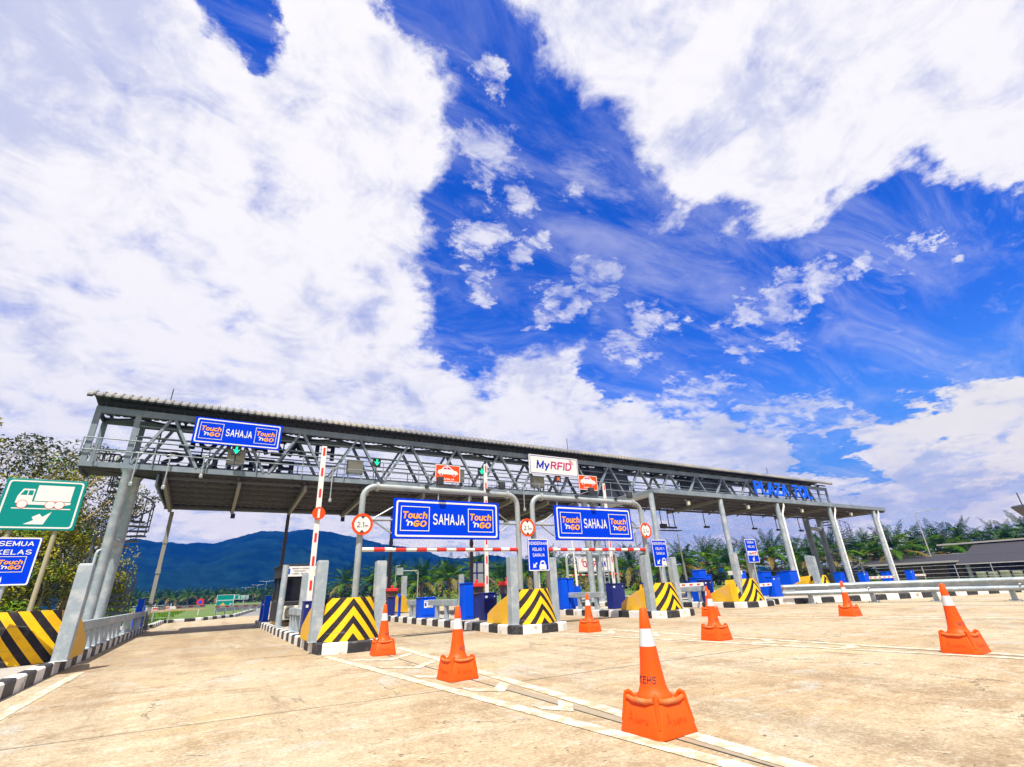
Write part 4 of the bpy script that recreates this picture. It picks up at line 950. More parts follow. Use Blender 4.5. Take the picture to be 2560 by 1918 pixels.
for i, (x, z, lb) in enumerate([(20.9, 4.95, 'pale lamp under the right canopy left of its second post'), (25.9, 4.95, 'pale lamp under the right canopy by its second post'), (31.3, 4.95, 'pale lamp under the right canopy below the blue letters'), (37.2, 4.95, 'pale lamp under the right canopy near its last post')]):
    flood(x, 17.3, z, -.05, -.2, -.2, lb, CREAM)
for i, (x, lb) in enumerate([(0.3, 'small blue lamp at the left canopy eave left of the rusty post'), (5.25, 'small blue lamp at the left canopy eave by the height sign')]):
    flood(x, 26.2, 4.86, .1, -.05, -.2, lb, EQNAVY)
# small fittings under the right canopy
def hanger_cam(x, y, label, z=4.95, d=0.9):
    t = thing('hanging_camera', (x, y, z), label, 'camera', 'cameras hanging under the right canopy')
    mb = MB(); mb.tube([(x, y, z), (x + .02, y, z - d)], .025, 6); build('drop_rod', mb, STEEL_D, t)
    mb = MB(); mb.box(x - .08, x + .34, y - .07, y + .07, z - d - .1, z - d + .02); build('camera_body', mb, STEEL_D, t, bevel=.02)
for x, y, lb in [(25.8, 20.2, 'hanging lane camera just right of the wide antenna tray'), (30.6, 20.2, 'hanging lane camera left of the third right post'), (33.6, 20.4, 'round hanging camera near the third right post'), (36.4, 20.4, 'hanging lane camera between the third and fourth right posts')]: hanger_cam(x, y, lb)
t = thing('antenna_tray', (22.6, 20.2, 4.9), 'dark antenna tray hung on three rods under the right canopy', 'antenna')
for x in (22.0, 22.6, 23.1): mb = MB(); mb.tube([(x, 20.2, 4.95), (x + .03, 20.2, 3.95)], .025, 6); build('drop_rod', mb, STEEL_D, t)
mb = MB(); mb.box(21.95, 22.35, 20.1, 20.3, 3.85, 4.1); mb.box(22.0, 23.2, 20.12, 20.28, 3.86, 3.95); mb.box(21.9, 23.5, 20.05, 20.35, 3.72, 3.76); build('tray_body', mb, STEEL_D, t)

# ================================================================== SMALL SIGNS
def height_sign(x, y, z, label, r=0.262):
    t = thing('height_limit_sign', (x, y, z), label, 'sign', 'round height limit signs')
    fr = frame((x, y, z))
    mb = MB(); mb.prism(circ(0, 0, r, 40), fr, -.015, 0); build('plate', mb, WHITE, t)
    mb = MB(); mb.ring(circ(0, 0, r, 40), circ(0, 0, r * .76, 40), fr, 0, .004); build('red_ring', mb, RED if False else ORANGE2, t)
    mb = MB(); letter(mb, fr, '2.1', -.045, -.01, .17, .13, .004, 0, .13); letter(mb, fr, 'm', .105, -.045, .085, .055, .004, 0, .15)
    for s_ in (1, -1): mb.prism([(-.06, s_ * r * .76), (.06, s_ * r * .76), (0, s_ * r * .50)], fr, .001, .005)
    build('lettering', mb, BLACK, t)
height_sign(3.035, 12.45, 2.66, 'round 2.1 m sign on the left post of the left frame')
height_sign(7.90, 12.45, 2.685, 'round 2.1 m sign between the two tube frames')
height_sign(12.75, 12.45, 2.69, 'round 2.1 m sign on the right post of the right frame')

FCAR = [(-.5, -.42), (-.5, -.02), (-.40, .10), (-.28, .42), (-.16, .5), (.16, .5), (.28, .42), (.40, .10), (.5, -.02), (.5, -.42), (.42, -.42), (.42, -.52), (.26, -.52), (.26, -.42), (-.26, -.42), (-.26, -.52), (-.42, -.52), (-.42, -.42)]
def class_sign(x0, x1, y, z0, z1, lines, label, kind, px=None):
    t = thing('lane_class_sign', ((x0 + x1) / 2, y, z0), label, 'sign', 'small blue lane class signs')
    w, h = x1 - x0, z1 - z0; fr = frame((x0, y - .015, z0))
    mb = MB(); mb.box(x0, x1, y - .015, y + .015, z0, z1); build('panel', mb, BLUE, t)
    mb = MB(); mb.ring(rr(0, w, 0, h, .03), rr(.022, w - .022, .022, h - .022, .02), fr, 0, .004); build('border', mb, WHITE, t)
    mb = MB()
    for s_, cy, ww in lines: letter(mb, fr, s_, .5 * w, cy * h, ww * w, .105 * h, .004, 0, .17)
    build('lettering', mb, WHITE, t)
    mb = MB(); mats = [WHITE]
    if kind == 'car':
        mb.prism(rot2(ARROW, R(225), .27 * w, (.30 * w, .17 * h)), fr, 0, .004)
        mb.prism([(.68 * w + px_ * .34 * w, .17 * h + py * .36 * w) for px_, py in FCAR], fr, 0, .004); mats = [WHITE, BLUE]
        mb.prism([(.68 * w + px_ * .34 * w, .17 * h + py * .36 * w) for px_, py in [(-.24, .12), (-.16, .34), (.16, .34), (.24, .12)]], fr, .004, .007, 1)
    elif kind == 'rfid':
        mb.prism(rr(.08 * w, .92 * w, .30 * h, .49 * h, .01), fr, 0, .004, 0); rfid_logo(mb, fr, .5 * w, .39 * h, .70 * w, .008, mn=1, mm=2, mr=2)
        mb.prism(rot2(ARROW, R(240), .26 * w, (.5 * w, .15 * h)), fr, 0, .004, 0); mats = [WHITE, NAVY, RED]
    else:
        touch_logo(mb, fr, .22 * w, .80 * w, .27 * h, .60 * h, z=.005)
        mb.prism(rot2(ARROW, R(-45), .22 * w, (.36 * w, .13 * h)), fr, 0, .004, 0); mats = [WHITE, ORANGE]
    build('sign_symbol', mb, mats, t)
    mb = MB(); mb.tube([((x0 + x1) / 2, y + .03, 0.2 if kind == 'touch' else .95), ((x0 + x1) / 2, y + .03, z1 - .05)], .03, 8); build('sign_post', mb, GALV, t)
    return t
class_sign(7.22, 7.87, 11.42, 1.44, 2.25, [('KENDERAAN', .86, .88), ('KELAS 1', .67, .58), ('SAHAJA', .49, .58)], 'blue KENDERAAN KELAS 1 sign above the chevrons between both frames', 'car')
class_sign(12.92, 13.62, 12.45, 1.51, 2.38, [('KENDERAAN', .86, .88), ('KELAS 1', .67, .58), ('SAHAJA', .49, .58)], 'blue KENDERAAN KELAS 1 sign right of the right frame', 'car')
class_sign(18.85, 19.58, 13.0, 1.60, 2.51, [('SEMUA', .87, .6), ('KELAS', .68, .6)], 'blue SEMUA KELAS sign with a white logo strip on the right', 'rfid')
class_sign(-3.20, -2.605, 11.45, 1.42, 2.17, [('SEMUA', .87, .74), ('KELAS', .69, .74)], 'blue SEMUA KELAS sign at the left picture edge', 'touch')

# truck sign on the left verge
t = thing('truck_lane_sign', (-3.9, 16.0, 0.2), 'large green board with a white truck and arrow on the left verge', 'sign')
x0, x1, z0, z1 = -4.62, -3.12, 2.785, 3.99; w, h = x1 - x0, z1 - z0; fr = frame((x0, 15.96, z0))
mb = MB(); mb.box(x0, x1, 15.96, 16.0, z0, z1); build('panel', mb, GREEN_S, t, bevel=.008)
mb = MB(); mb.ring(rr(.05, w - .05, .04, h - .04, .07), rr(.085, w - .085, .075, h - .075, .05), fr, 0, .004); build('border', mb, WHITE, t)
mb = MB()
mb.prism([(.40 * w, .565 * h), (.40 * w, .88 * h), (.85 * w, .88 * h), (.85 * w, .565 * h)], fr, 0, .004)
mb.prism([(.18 * w, .52 * h), (.185 * w, .65 * h), (.23 * w, .80 * h), (.375 * w, .80 * h), (.375 * w, .55 * h), (.86 * w, .55 * h), (.86 * w, .51 * h), (.80 * w, .49 * h), (.30 * w, .49 * h)], fr, 0, .004)
for cx in (.27, .61, .725): mb.prism(circ(cx * w, .495 * h, .058 * w, 22), fr, .005, .008, 0); mb.ring(circ(cx * w, .495 * h, .066 * w, 22), circ(cx * w, .495 * h, .058 * w, 22), fr, .005, .007, 2)
mb.prism([(.215 * w, .68 * h), (.25 * w, .77 * h), (.29 * w, .77 * h), (.29 * w, .68 * h)], fr, .005, .008, 1); mb.prism([(.305 * w, .68 * h), (.305 * w, .77 * h), (.36 * w, .77 * h), (.36 * w, .68 * h)], fr, .005, .008, 1)
mb.box(x0 + .16 * w, x0 + .88 * w, 15.956, 15.96, z0 + .405 * h, z0 + .425 * h)
mb.prism([(.36 * w, .11 * h), (.60 * w, .11 * h), (.66 * w, .36 * h), (.565 * w, .255 * h), (.52 * w, .315 * h), (.44 * w, .25 * h), (.47 * w, .19 * h)], fr, 0, .004)
build('truck_symbol', mb, [WHITE, GREEN_S, RED], t)
for xx in (-4.3, -3.47):
    mb = MB(); mb.tube([(xx, 16.05, .2), (xx, 16.05, z1 - .1)], .05, 10); build('sign_post', mb, WOODPOST, t, smooth=40)

# ================================================================== BARRIERS, BOOTH, EQUIPMENT
def boom_gate(x0, x1, y, h, label, arm, col=EQNAVY, depth=.34):
    t = thing('boom_gate', ((x0 + x1) / 2, y, .2), label, 'barrier', 'boom gates at the lanes')
    mb = MB(); mb.box(x0, x1, y - .02, y + depth, .2, h); mb.box(x0 - .015, x1 + .015, y - .035, y + depth + .015, h, h + .03); build('cabinet_body', mb, col, t, bevel=.012)
    mb = MB(); mb.box(x0 + .10 * (x1 - x0), x0 + .26 * (x1 - x0), y - .026, y - .02, h - .12, h - .06); mb.box(x1 - .10, x1 - .07, y - .026, y - .02, h - .10, h - .07); build('label_plate', mb, WHITE, t)
    if arm:
        (ax, ay, az), (bx, by, bz), w, n = arm
        mb = MB(); A = Vector((ax, ay, az)); B = Vector((bx, by, bz)); mb.bar(A, B, .05, w, up=(1, 0, 0) if abs(bx - ax) < .8 else (0, 0, 1))
        for k in range(n):
            p = A.lerp(B, (k + .52) / n); q = A.lerp(B, (k + .92) / n); off = Vector((0, -.004, 0)); 
            mb.bar(p + off, q + off, .05, w * .45, 1, up=(1, 0, 0) if abs(bx - ax) < .8 else (0, 0, 1))
        build('barrier_arm', mb, [WHITE, RED], t)
    return t
bg = boom_gate(2.10, 2.45, 13.75, .93, 'navy boom gate with raised arm and red disc by the booth', ((2.22, 13.9, .9), (2.16, 13.9, 4.95), .13, 7))
fr = frame((2.20, 13.84, 3.09)); mb = MB(); mb.prism(circ(0, 0, .165, 28), fr, 0, .012, 0); mb.prism([(-.028, -.115), (.028, -.115), (.028, .115), (-.028, .115)], fr, .012, .016, 1); build('stop_disc', mb, [ORANGE2, WHITE], bg)
boom_gate(7.14, 7.58, 13.9, .92, 'navy boom gate with raised arm behind the left blue board', ((7.30, 14.0, .9), (7.33, 14.0, 4.9), .11, 7))
boom_gate(12.70, 13.30, 14.5, 1.02, 'navy boom gate with raised arm behind the right blue board', ((12.93, 14.6, .95), (12.98, 14.6, 4.75), .11, 7))
boom_gate(17.5, 17.95, 14.3, 1.0, 'navy boom gate with its arm lowered across the lane', ((17.5, 14.35, .87), (14.4, 14.35, .87), .13, 7))
boom_gate(-2.45, -2.15, 26.4, .95, 'blue boom gate with lowered arm at the far left lane', ((-2.1, 26.5, .86), (.0, 26.5, .88), .11, 5), EQBLUE)
boom_gate(2.05, 2.35, 24.6, .93, 'blue boom gate with lowered arm behind the toll booth', ((2.05, 24.7, .80), (.35, 24.7, .83), .10, 5), EQBLUE)
for x, y, lb, ax in ((21.7, 14.0, 'blue boom gate with round red badge on the median', 19.6), (34.4, 16.2, 'blue boom gate with white arm beyond the guardrail centre', 38.4), (40.6, 16.2, 'blue boom gate at the far right of the guardrail', 43.0)):
    q = boom_gate(x, x + .55, y, 1.02, lb, ((x + (.5 if ax > x else 0), y + .1, .72), (ax, y + .1, .70), .13, 6), EQBLUE)
def blue_box(x0, x1, y, h, label, d=.4, col=EQBLUE, extra=None):
    t = thing('lane_equipment', ((x0 + x1) / 2, y, .2), label, 'equipment box', 'blue lane equipment boxes')
    mb = MB(); mb.box(x0, x1, y, y + d, .2, h); mb.box(x0 - .02, x1 + .02, y - .02, y + d + .02, h, h + .025); build('cabinet_body', mb, col, t, bevel=.015)
    mb = MB(); mb.box(x0 + .03, x1 - .03, y - .012, y, .28, h - .08); build('cabinet_door', mb, col, t, bevel=.006)
    if extra == 'notice':
        mb = MB(); mb.box(x0 + .12, x0 + .45, y - .018, y - .012, h - .32, h - .08, 0); mb.box(x0 + .14, x0 + .21, y - .022, y - .018, h - .26, h - .16, 1); mb.box(x0 + .15, x0 + .42, y - .022, y - .018, h - .125, h - .115, 2); mb.box(x0 + .23, x0 + .42, y - .022, y - .018, h - .30, h - .29, 2); build('notice', mb, [WHITE, EQBLUE, BLACK], t)
    return t
for a in [(6.98, 7.29, 14.9, 1.23, 'slim bright blue pillar behind the left blue board'), (6.62, 7.2, 17.8, .84, 'low blue box with a white notice behind the left bar', .5, EQBLUE, 'notice'),
          (11.99, 12.28, 16.6, 1.30, 'left of two bright blue pillars on the third island'), (12.32, 12.60, 16.6, 1.28, 'right of two bright blue pillars on the third island'),
          (17.95, 18.5, 15.0, 1.10, 'blue box between the two tallest blue boxes by the lowered arm'), (18.55, 19.0, 15.3, 1.42, 'tallest blue box left of the SEMUA KELAS sign'), (19.02, 19.3, 15.3, 1.22, 'blue box joined to the right of the tallest one'),
          (22.9, 23.6, 15.2, 1.25, 'blue box behind the chevrons right of the SEMUA KELAS sign'), (24.1, 24.8, 14.6, 1.24, 'tall blue box at the guardrail end'), (20.1, 20.5, 14.4, 1.3, 'narrow blue box on the median behind the sign'),
          (33.9, 35.0, 17.3, 1.10, 'group of blue cabinets at the fourth canopy post'), (39.7, 41.0, 17.2, 1.0, 'blue cabinets at the last canopy post'),
          (-2.35, -2.15, 25.6, 1.22, 'blue pillar at the foot of the left canopy post'), (2.1, 2.3, 23.8, 1.14, 'blue pillar behind the left side of the booth'),
          (28.1, 28.6, 17.4, 1.2, 'blue cabinet at the third canopy post')]: blue_box(*a)
def red_terminal(x, y, label, w=.3):
    t = thing('payment_terminal', (x, y, .2), label, 'terminal', 'red hooded lane terminals')
    mb = MB(); mb.box(x - w / 2, x + w / 2, y, y + .3, .2, .9); build('pedestal', mb, EQNAVY, t, bevel=.01)
    mb = MB(); mb.box(x - w / 2 - .03, x + w / 2 + .03, y - .04, y + .34, .9, 1.12); build('terminal_face', mb, RUST, t, bevel=.01)
    mb = MB(); mb.box(x - w / 2 - .06, x + w / 2 + .06, y - .12, y + .36, 1.12, 1.24); mb.tube([(x, y + .1, 1.24), (x, y + .1, 1.36)], .05, 10); build('red_hood', mb, RED, t, bevel=.02)
red_terminal(6.75, 21.6, 'red hooded terminal right of the booth island chevrons'); red_terminal(7.75, 15.5, 'red hooded terminal beside the slim blue pillar'); red_terminal(7.62, 13.2, 'red lamp box above the middle chevron block', .22)
t = thing('payment_terminal', (19.0, 13.5, .2), 'white flat topped box behind the right chevron block', 'terminal', 'red hooded lane terminals')
mb = MB(); mb.box(18.6, 19.15, 13.6, 13.9, 1.16, 1.32); build('terminal_face', mb, WHITE, t, bevel=.01); mb = MB(); mb.box(18.8, 18.95, 13.65, 13.8, .2, 1.16); build('pedestal', mb, GALV, t)
mb = MB(); mb.tube([(6.66, 20.3, .2), (6.66, 20.3, .7), (6.6, 20.1, .95), (6.45, 19.8, .97)], .06, 8); tag(build('card_reader_post', mb, EQBLUE, loc=(6.66, 20.3, .2), smooth=50), 'bent blue reader post right of the chevron bollard', 'card reader')

# island guard rails
def rail_fence(x, ya, yb, legs, label, z0=.60, z1=.78, w=.14):
    t = thing('island_railing', (x, (ya + yb) / 2, .2), label, 'railing', 'low steel railings on the islands')
    mb = MB(); mb.box(x - w / 2, x + w / 2, ya, yb, z0, z1); build('rail', mb, GALV, t, bevel=.012)
    for y in legs:
        mb = MB(); mb.box(x - .055, x + .055, y - .075, y + .075, .2, z0); mb.box(x - .12, x + .12, y - .13, y + .13, .197, .215); build('leg', mb, GALV, t, bevel=.006)
    return t
rail_fence(-2.16, 13.55, 27.2, [14.8, 15.5, 16.2, 16.9, 17.6, 18.3, 19.0, 19.8, 21.3, 22.6, 24.3, 25.6, 26.8], 'long grey railing along the left lane edge')
rail_fence(2.22, 15.1, 16.8, [15.45, 15.95, 16.45], 'short grey railing in front of the toll booth')
rail_fence(6.80, 15.2, 17.4, [15.9, 16.7], 'grey railing beside the box with the notice'); rail_fence(6.78, 18.4, 19.6, [18.7, 19.2], 'short grey railing behind the box with the notice')
rail_fence(12.35, 14.6, 17.6, [15.0, 16.0, 17.0], 'grey railing behind the middle cone'); rail_fence(17.55, 14.3, 16.2, [14.6, 15.2, 15.9], 'grey railing under the lowered white arm')
# booth
bt = thing('toll_booth', (2.9, 20.3, .2), 'dark glazed toll booth under a white highway name board', 'toll booth')
bx0, bx1, by0, by1 = 2.16, 3.12, 19.3, 21.9
mb = MB(); mb.box(bx0, bx1, by0, by1, .3, .95); build('booth_wall', mb, BOOTH, bt, bevel=.03)
mb = MB(); mb.box(bx0 + .03, bx1 - .03, by0 + .03, by1 - .03, .95, 1.72); build('window', mb, GLASS_D, bt, bevel=.03)
mb = MB(); mb.box(bx0 - .05, bx1 + .05, by0 - .04, by1 + .05, 1.72, 2.1); mb.box(bx0 - .1, bx1 + .1, by0 - .02, by1 + .1, 2.1, 2.13); build('roof', mb, BOOTH, bt, bevel=.02)
mb = MB(); [mb.box(xx, xx + .05, yy, yy + .05, .3, 1.72) for xx in (bx0 - .01, bx1 - .04) for yy in (by0 - .01, by0 + 1.3, by1 - .04)]; build('window_frame', mb, BLACK, bt)
mb = MB(); mb.box(bx0 + .05, bx1 - .05, by0 + .1, by1 - .1, .2, .3); build('plinth', mb, YELLOW, bt)
nb_ = thing('name_board', (2.6, 19.2, 1.72), 'white highway name board on top of the booth', 'sign'); fr = frame((2.13, 19.2, 1.72))
mb = MB(); mb.box(2.13, 3.18, 19.2, 19.24, 1.72, 2.05); build('panel', mb, WHITE, nb_, bevel=.005)
mb = MB(); letter(mb, fr, 'LEBUHRAYA PESISIRAN', .56, .26, .60, .045, .003, 0, .18); letter(mb, fr, 'PANTAI BARAT', .53, .175, .40, .045, .003, 0, .18); letter(mb, fr, '(TAIPING - BANTING)', .54, .09, .54, .045, .003, 0, .18); build('lettering', mb, BLACK, nb_)
mb = MB(); mb.prism([(.955 + .10 * math.cos(R(60 * k + 30)), .17 + .115 * math.sin(R(60 * k + 30))) for k in range(6)], fr, 0, .004, 0); letter(mb, fr, 'E3', .955, .17, .10, .085, .007, 1, .2); mb.prism(rr(.13, .21, .08, .26, .02), fr, 0, .004, 2); build('route_badge', mb, [YELLOW, BLACK, EQBLUE], nb_)
mb = MB(); mb.lathe([(.15, .2), (.15, .22), (.095, .225), (.095, 2.05)], (2.09, 18.35, 0), 18); tag(build('steel_bollard', mb, GALV, loc=(2.09, 18.35, .2), smooth=40), 'round grey steel post at the booth corner', 'bollard', 'tall steel bollards at the island noses')
mb = MB(); mb.box(2.5, 2.72, 17.3, 17.5, .2, 1.72); tag(build('steel_bollard', mb, GALV, loc=(2.6, 17.4, .2), bevel=.012), 'square grey steel post behind the first bollard', 'bollard', 'tall steel bollards at the island noses')
t = thing('air_conditioner', (2.55, 18.9, .3), 'cream air conditioner outdoor unit before the booth', 'air conditioner')
mb = MB(); mb.box(2.22, 2.98, 18.85, 19.15, .38, .80); build('unit_body', mb, CREAM, t, bevel=.02)
mb = MB(); mb.ring(circ(.24, .21, .17, 24), circ(.24, .21, .15, 24), frame((2.22, 18.85, .38)), 0, .01); [mb.box(2.30, 2.62, 18.842, 18.848, .44 + .03 * k, .448 + .03 * k) for k in range(10)]; build('fan_grille', mb, BOOTH, t)
mb = MB(); [mb.box(xx, xx + .05, 18.88, 19.12, .2, .38) for xx in (2.3, 2.85)]; build('bracket', mb, BLACK, t)
# island twigs of raised white arms in the distance
for i, (x, y, lb) in enumerate([(15.9, 20.6, 'thin white raised pole left of the grey column pair'), (20.2, 20.4, 'thin white raised pole right of the third gate'), (23.9, 20.6, 'thin white raised pole above the lowered arm')]):
    mb = MB(); mb.box(x - .12, x + .12, y, y + .25, .05 if i == 0 else .2, 1.0, 1); mb.tube([(x, y + .1, 1.0), (x - .03, y + .1, 2.0)], .06, 8); mb.tube([(x - .03, y + .1, 2.0), (x - .12, y + .1, 3.6)], .035, 8)
    tag(build('raised_arm', mb, [WHITE, EQBLUE], loc=(x, y, 0), smooth=40), lb, 'barrier', 'thin raised barrier poles in the distance')
# crash bollards and back equipment beyond
for i, (x, y, lb) in enumerate([(8.9, 29.5, 'left of two pale square posts before the palms'), (9.9, 29.5, 'right of two pale square posts before the palms'), (13.6, 29.5, 'pale square post left of the reversed window board')]):
    mb = MB(); mb.box(x - .14, x + .14, y - .12, y + .12, -.04, 1.95); tag(build('steel_bollard', mb, GALV, loc=(x, y, 0), bevel=.012), lb, 'bollard', 'tall steel bollards at the island noses')
t = thing('crash_block', (9.3, 28.6, 0), 'small yellow crash block seen from its rear between pale posts', 'crash block', 'chevron painted crash blocks')
mb = MB(); mb.prism([(8.75, 0), (8.75, .6), (9.0, .95), (9.55, .95), (9.9, .62), (9.9, 0)], frame((0, 28.6, 0)), -.8, 0); build('front_block', mb, YELLOW, t, bevel=.02)
t = thing('window_board', (14.3, 29.0, 0), 'dark board with four pale panels on a pole', 'sign')
mb = MB(); mb.box(13.95, 14.95, 29.0, 29.05, 1.35, 2.65); build('panel', mb, EQNAVY, t); mb = MB(); [mb.box(14.0 + .5 * i, 14.38 + .5 * i, 28.98, 29.0, 1.42 + .62 * j, 1.95 + .62 * j) for i in (0, 1) for j in (0, 1)]; build('pale_panel', mb, GALV_L, t)
mb = MB(); mb.tube([(14.45, 29.08, -.05), (14.45, 29.08, 1.4)], .05, 8); build('sign_post', mb, GALV, t)

# ================================================================== CONES
def make_cone(loc, rz, label):
    t = thing('traffic_cone', (0, 0, 0), label, 'traffic cone', 'orange traffic cones on the concrete')
    prof = [(.138, .222), (.136, .236), (.118, .256), (.100, .30), (.083, .42), (.0655, .565)]
    mb = MB(); mb.lathe(prof + [(.0655, .569)], n=32); 
    mb.lathe([(.0475, .695), (.0475, .699), (.030, .838), (.024, .846), (.017, .848), (.014, .80)], n=32)
    body = build('cone_body', mb, CONE, t, smooth=45)
    mb = MB(); mb.lathe([(.0664, .569), (.0483, .695)], n=32, caps=False); build('reflective_band', mb, BANDM, t, smooth=60)
    mb = MB(); mb.lathe([(.12, .205), (.150, .205), (.152, .216), (.144, .224), (.12, .232)], n=32)
    for a in range(4):
        ang = R(90 * a); nx, ny = math.cos(ang), math.sin(ang); q = .158; w_ = .132
        mb.tube([(nx * q - ny * w_, ny * q + nx * w_, .226), (nx * (q + .012) - ny * w_ * .5, ny * (q + .012) + nx * w_ * .5, .214), (nx * (q + .012) + ny * w_ * .5, ny * (q + .012) - nx * w_ * .5, .214), (nx * q + ny * w_, ny * q - nx * w_, .226)], .0185, 10)
    build('rubber_collar', mb, COLLAR, t, smooth=60)
    # weighted base: flared square box with corner lugs
    b = MB(); n = 6
    def sq(hw, r_, z): return [(x, y, z) for x, y in rr(-hw, hw, -hw, hw, r_, n)]
    rings = [sq(.214, .05, 0), sq(.214, .05, .012), sq(.170, .045, .200), sq(.160, .04, .210), sq(.145, .03, .210), sq(.135, .03, .19)]
    k = len(rings[0]); vs = [p for r_ in rings for p in r_]
    fs = [(i * k + j, i * k + (j + 1) % k, (i + 1) * k + (j + 1) % k, (i + 1) * k + j) for i in range(len(rings) - 1) for j in range(k)] + [tuple(range(k - 1, -1, -1)), tuple((len(rings) - 1) * k + j for j in range(k))]
    b.add(vs, fs)
    for a in range(4):
        ang = R(45 + 90 * a); d = Vector((math.cos(ang), math.sin(ang), 0))
        pts = [d * .262 + Vector((0, 0, .06)), d * .232 + Vector((0, 0, .17)), d * .222 + Vector((0, 0, .225)), d * .216 + Vector((0, 0, .250)), d * .198 + Vector((0, 0, .258)), d * .178 + Vector((0, 0, .245)), d * .165 + Vector((0, 0, .215))]
        b.tube(pts, [.012, .017, .018, .018, .018, .017, .014], 8)
    base = build('cone_base', b, CONE, t, smooth=40)
    e = MB()
    for a in range(4):      # raised name on the sloping sides
        ang = R(90 * a); nrm = Vector((math.sin(ang), -math.cos(ang), 0)); xd_ = Vector((math.cos(ang), math.sin(ang), 0)); up = (Vector((0, 0, .188)) - nrm * .044).normalized()
        fr2 = frame(nrm * .1938 + Vector((0, 0, .10)), xd_, up)
        letter(e, fr2, 'A', -.085, .010, .045, .080, .0015, 0, 0.09); letter(e, fr2, 'DAPTA', .025, -.012, .14, .033, .0015, 0, 0.14)
    build('embossed_name', e, EMBOSS_SHADE, base)
    mb = MB()
    def on_cone(x, y, zz):
        z = .345 + y; rad = .0930 + (.345 - z) * .15 + .0012 + zz; a = -math.pi / 2 + x / rad
        return (rad * math.cos(a), rad * math.sin(a), z)
    letter(mb, None, 'WCEHS', 0, 0, .205, .050, 0, 0, .17, warp=on_cone); build('cone_lettering', mb, BLACK, body)
    t.location = loc; t.rotation_euler = (0, 0, rz)
    return t
cone0 = make_cone((3.14, 3.23, .006), R(2), 'largest orange cone, nearest, standing on the painted line')
def lettering_turn(c, a):
    for ch in c.children:
        if ch.name.startswith('cone_body'):
            for d in ch.children: d.rotation_euler = (0, 0, a)
cone_list = [((2.97, 6.56), 4, 28, 'orange cone left of the nearest one inside the painted gore'), ((3.02, 10.06), -5, 10, 'orange cone right in front of the booth island chevrons'),
             ((8.12, 10.22), 2, 160, 'orange cone in front of the grey island railing'), ((8.37, 6.78), 0, 150, 'orange cone overlapping a smaller cone behind it'),
             ((13.45, 10.95), 3, 45, 'small orange cone partly behind another cone at right'), ((8.93, 3.24), -2, 58, 'orange cone at the far right before the guardrail'),
             ((14.75, 7.55), 0, 60, 'orange cone in front of the guardrail middle')]
lettering_turn(cone0, R(-88))
for (x, y), rz, la, lb in cone_list:
    c = clone(cone0, (x, y, .006), lb, R(rz)); lettering_turn(c, R(72) - math.atan2(x, y) - R(rz))

# ================================================================== GUARDRAIL
RP = [(19.85, 12.5), (20.1, 12.0), (20.6, 11.1), (21.25, 10.05), (21.7, 8.9), (21.95, 8.2), (22.15, 7.2), (22.25, 6.3), (22.3, 4.2), (22.3, 1.5)]
t = thing('guardrail', (21.3, 10, 0), 'long galvanised guardrail along the right side of the plaza', 'guardrail')
prof = [(0, .31), (-.05, .335), (-.08, .37), (-.08, .41), (-.035, .455), (0, .49), (0, .53), (-.035, .565), (-.08, .61), (-.08, .65), (-.05, .685), (0, .71)]
mb = MB(); fine = []
for i in range(len(RP) - 1):
    for k in range(4):
        s_ = k / 4; fine.append((RP[i][0] + (RP[i + 1][0] - RP[i][0]) * s_, RP[i][1] + (RP[i + 1][1] - RP[i][1]) * s_))
fine.append(RP[-1])
vs = []
for i, (x, y) in enumerate(fine):
    a = Vector((*fine[max(i - 1, 0)], 0)); b = Vector((*fine[min(i + 1, len(fine) - 1)], 0)); d = (b - a).normalized(); nn = Vector((d.y, -d.x, 0))
    if nn.x > 0: nn = -nn
    for o, z in prof: vs.append((x - nn.x * o, y - nn.y * o, z))
K = len(prof); mb.add(vs, [(i * K + j, (i + 1) * K + j, (i + 1) * K + j + 1, i * K + j + 1) for i in range(len(fine) - 1) for j in range(K - 1)])
ra = build('rail_beam', mb, GALV, t, smooth=50)
sol = ra.modifiers.new('thick', 'SOLIDIFY'); sol.thickness = 0.012
mb = MB(); mb.prism(rr(-.42, 0.02, -.19, .19, .08), frame((19.87, 12.45, .51), (-0.42, 0.9, 0), (0, 0, 1)), -.03, .03); build('rail_end', mb, GALV, t, bevel=.015)
for x, y in ((20.35, 11.75), (21.4, 10.02), (22.0, 8.3), (22.32, 6.32), (22.45, 4.0)):
    mb = MB(); mb.box(x + .02, x + .17, y - .05, y + .07, 0.0, .68); mb.box(x - .06, x + .25, y - .15, y + .17, .002, .02); [mb.tube([(x + dx_, y + dy_, .02), (x + dx_, y + dy_, .06)], .018, 6) for dx_ in (0, .2) for dy_ in (-.1, .12)]; build('rail_post', mb, GALV, t, bevel=.008)
mb = MB(); [mb.tube([(x - .05, y, .51), (x - .12, y, .51)], .025, 8) for x, y in ((21.3, 9.95), (22.27, 6.0))]; build('reflector', mb, WHITE, t)
hd = MB()
random.seed(5)
def leaf_quads(mb, c, rad, n, size, m=0, flat=1.0, rnd=random):
    for _ in range(n):
        while True:
            p = Vector((rnd.uniform(-1, 1), rnd.uniform(-1, 1), rnd.uniform(-1, 1)))
            if p.length <= 1: break
        p = p.normalized() * (p.length ** 0.6)
        q = Vector((c[0] + p.x * rad[0], c[1] + p.y * rad[1], c[2] + p.z * rad[2]))
        a = Vector((rnd.gauss(0, 1), rnd.gauss(0, 1), rnd.gauss(0, .7))).normalized(); b_ = a.cross(Vector((rnd.gauss(0, 1), rnd.gauss(0, 1), rnd.gauss(0, 1)))).normalized()
        s_ = size * rnd.uniform(.6, 1.3)
        mb.add([q - a * s_, q - b_ * s_ * .45, q + a * s_, q + b_ * s_ * .45], [(0, 1, 2, 3)], m)
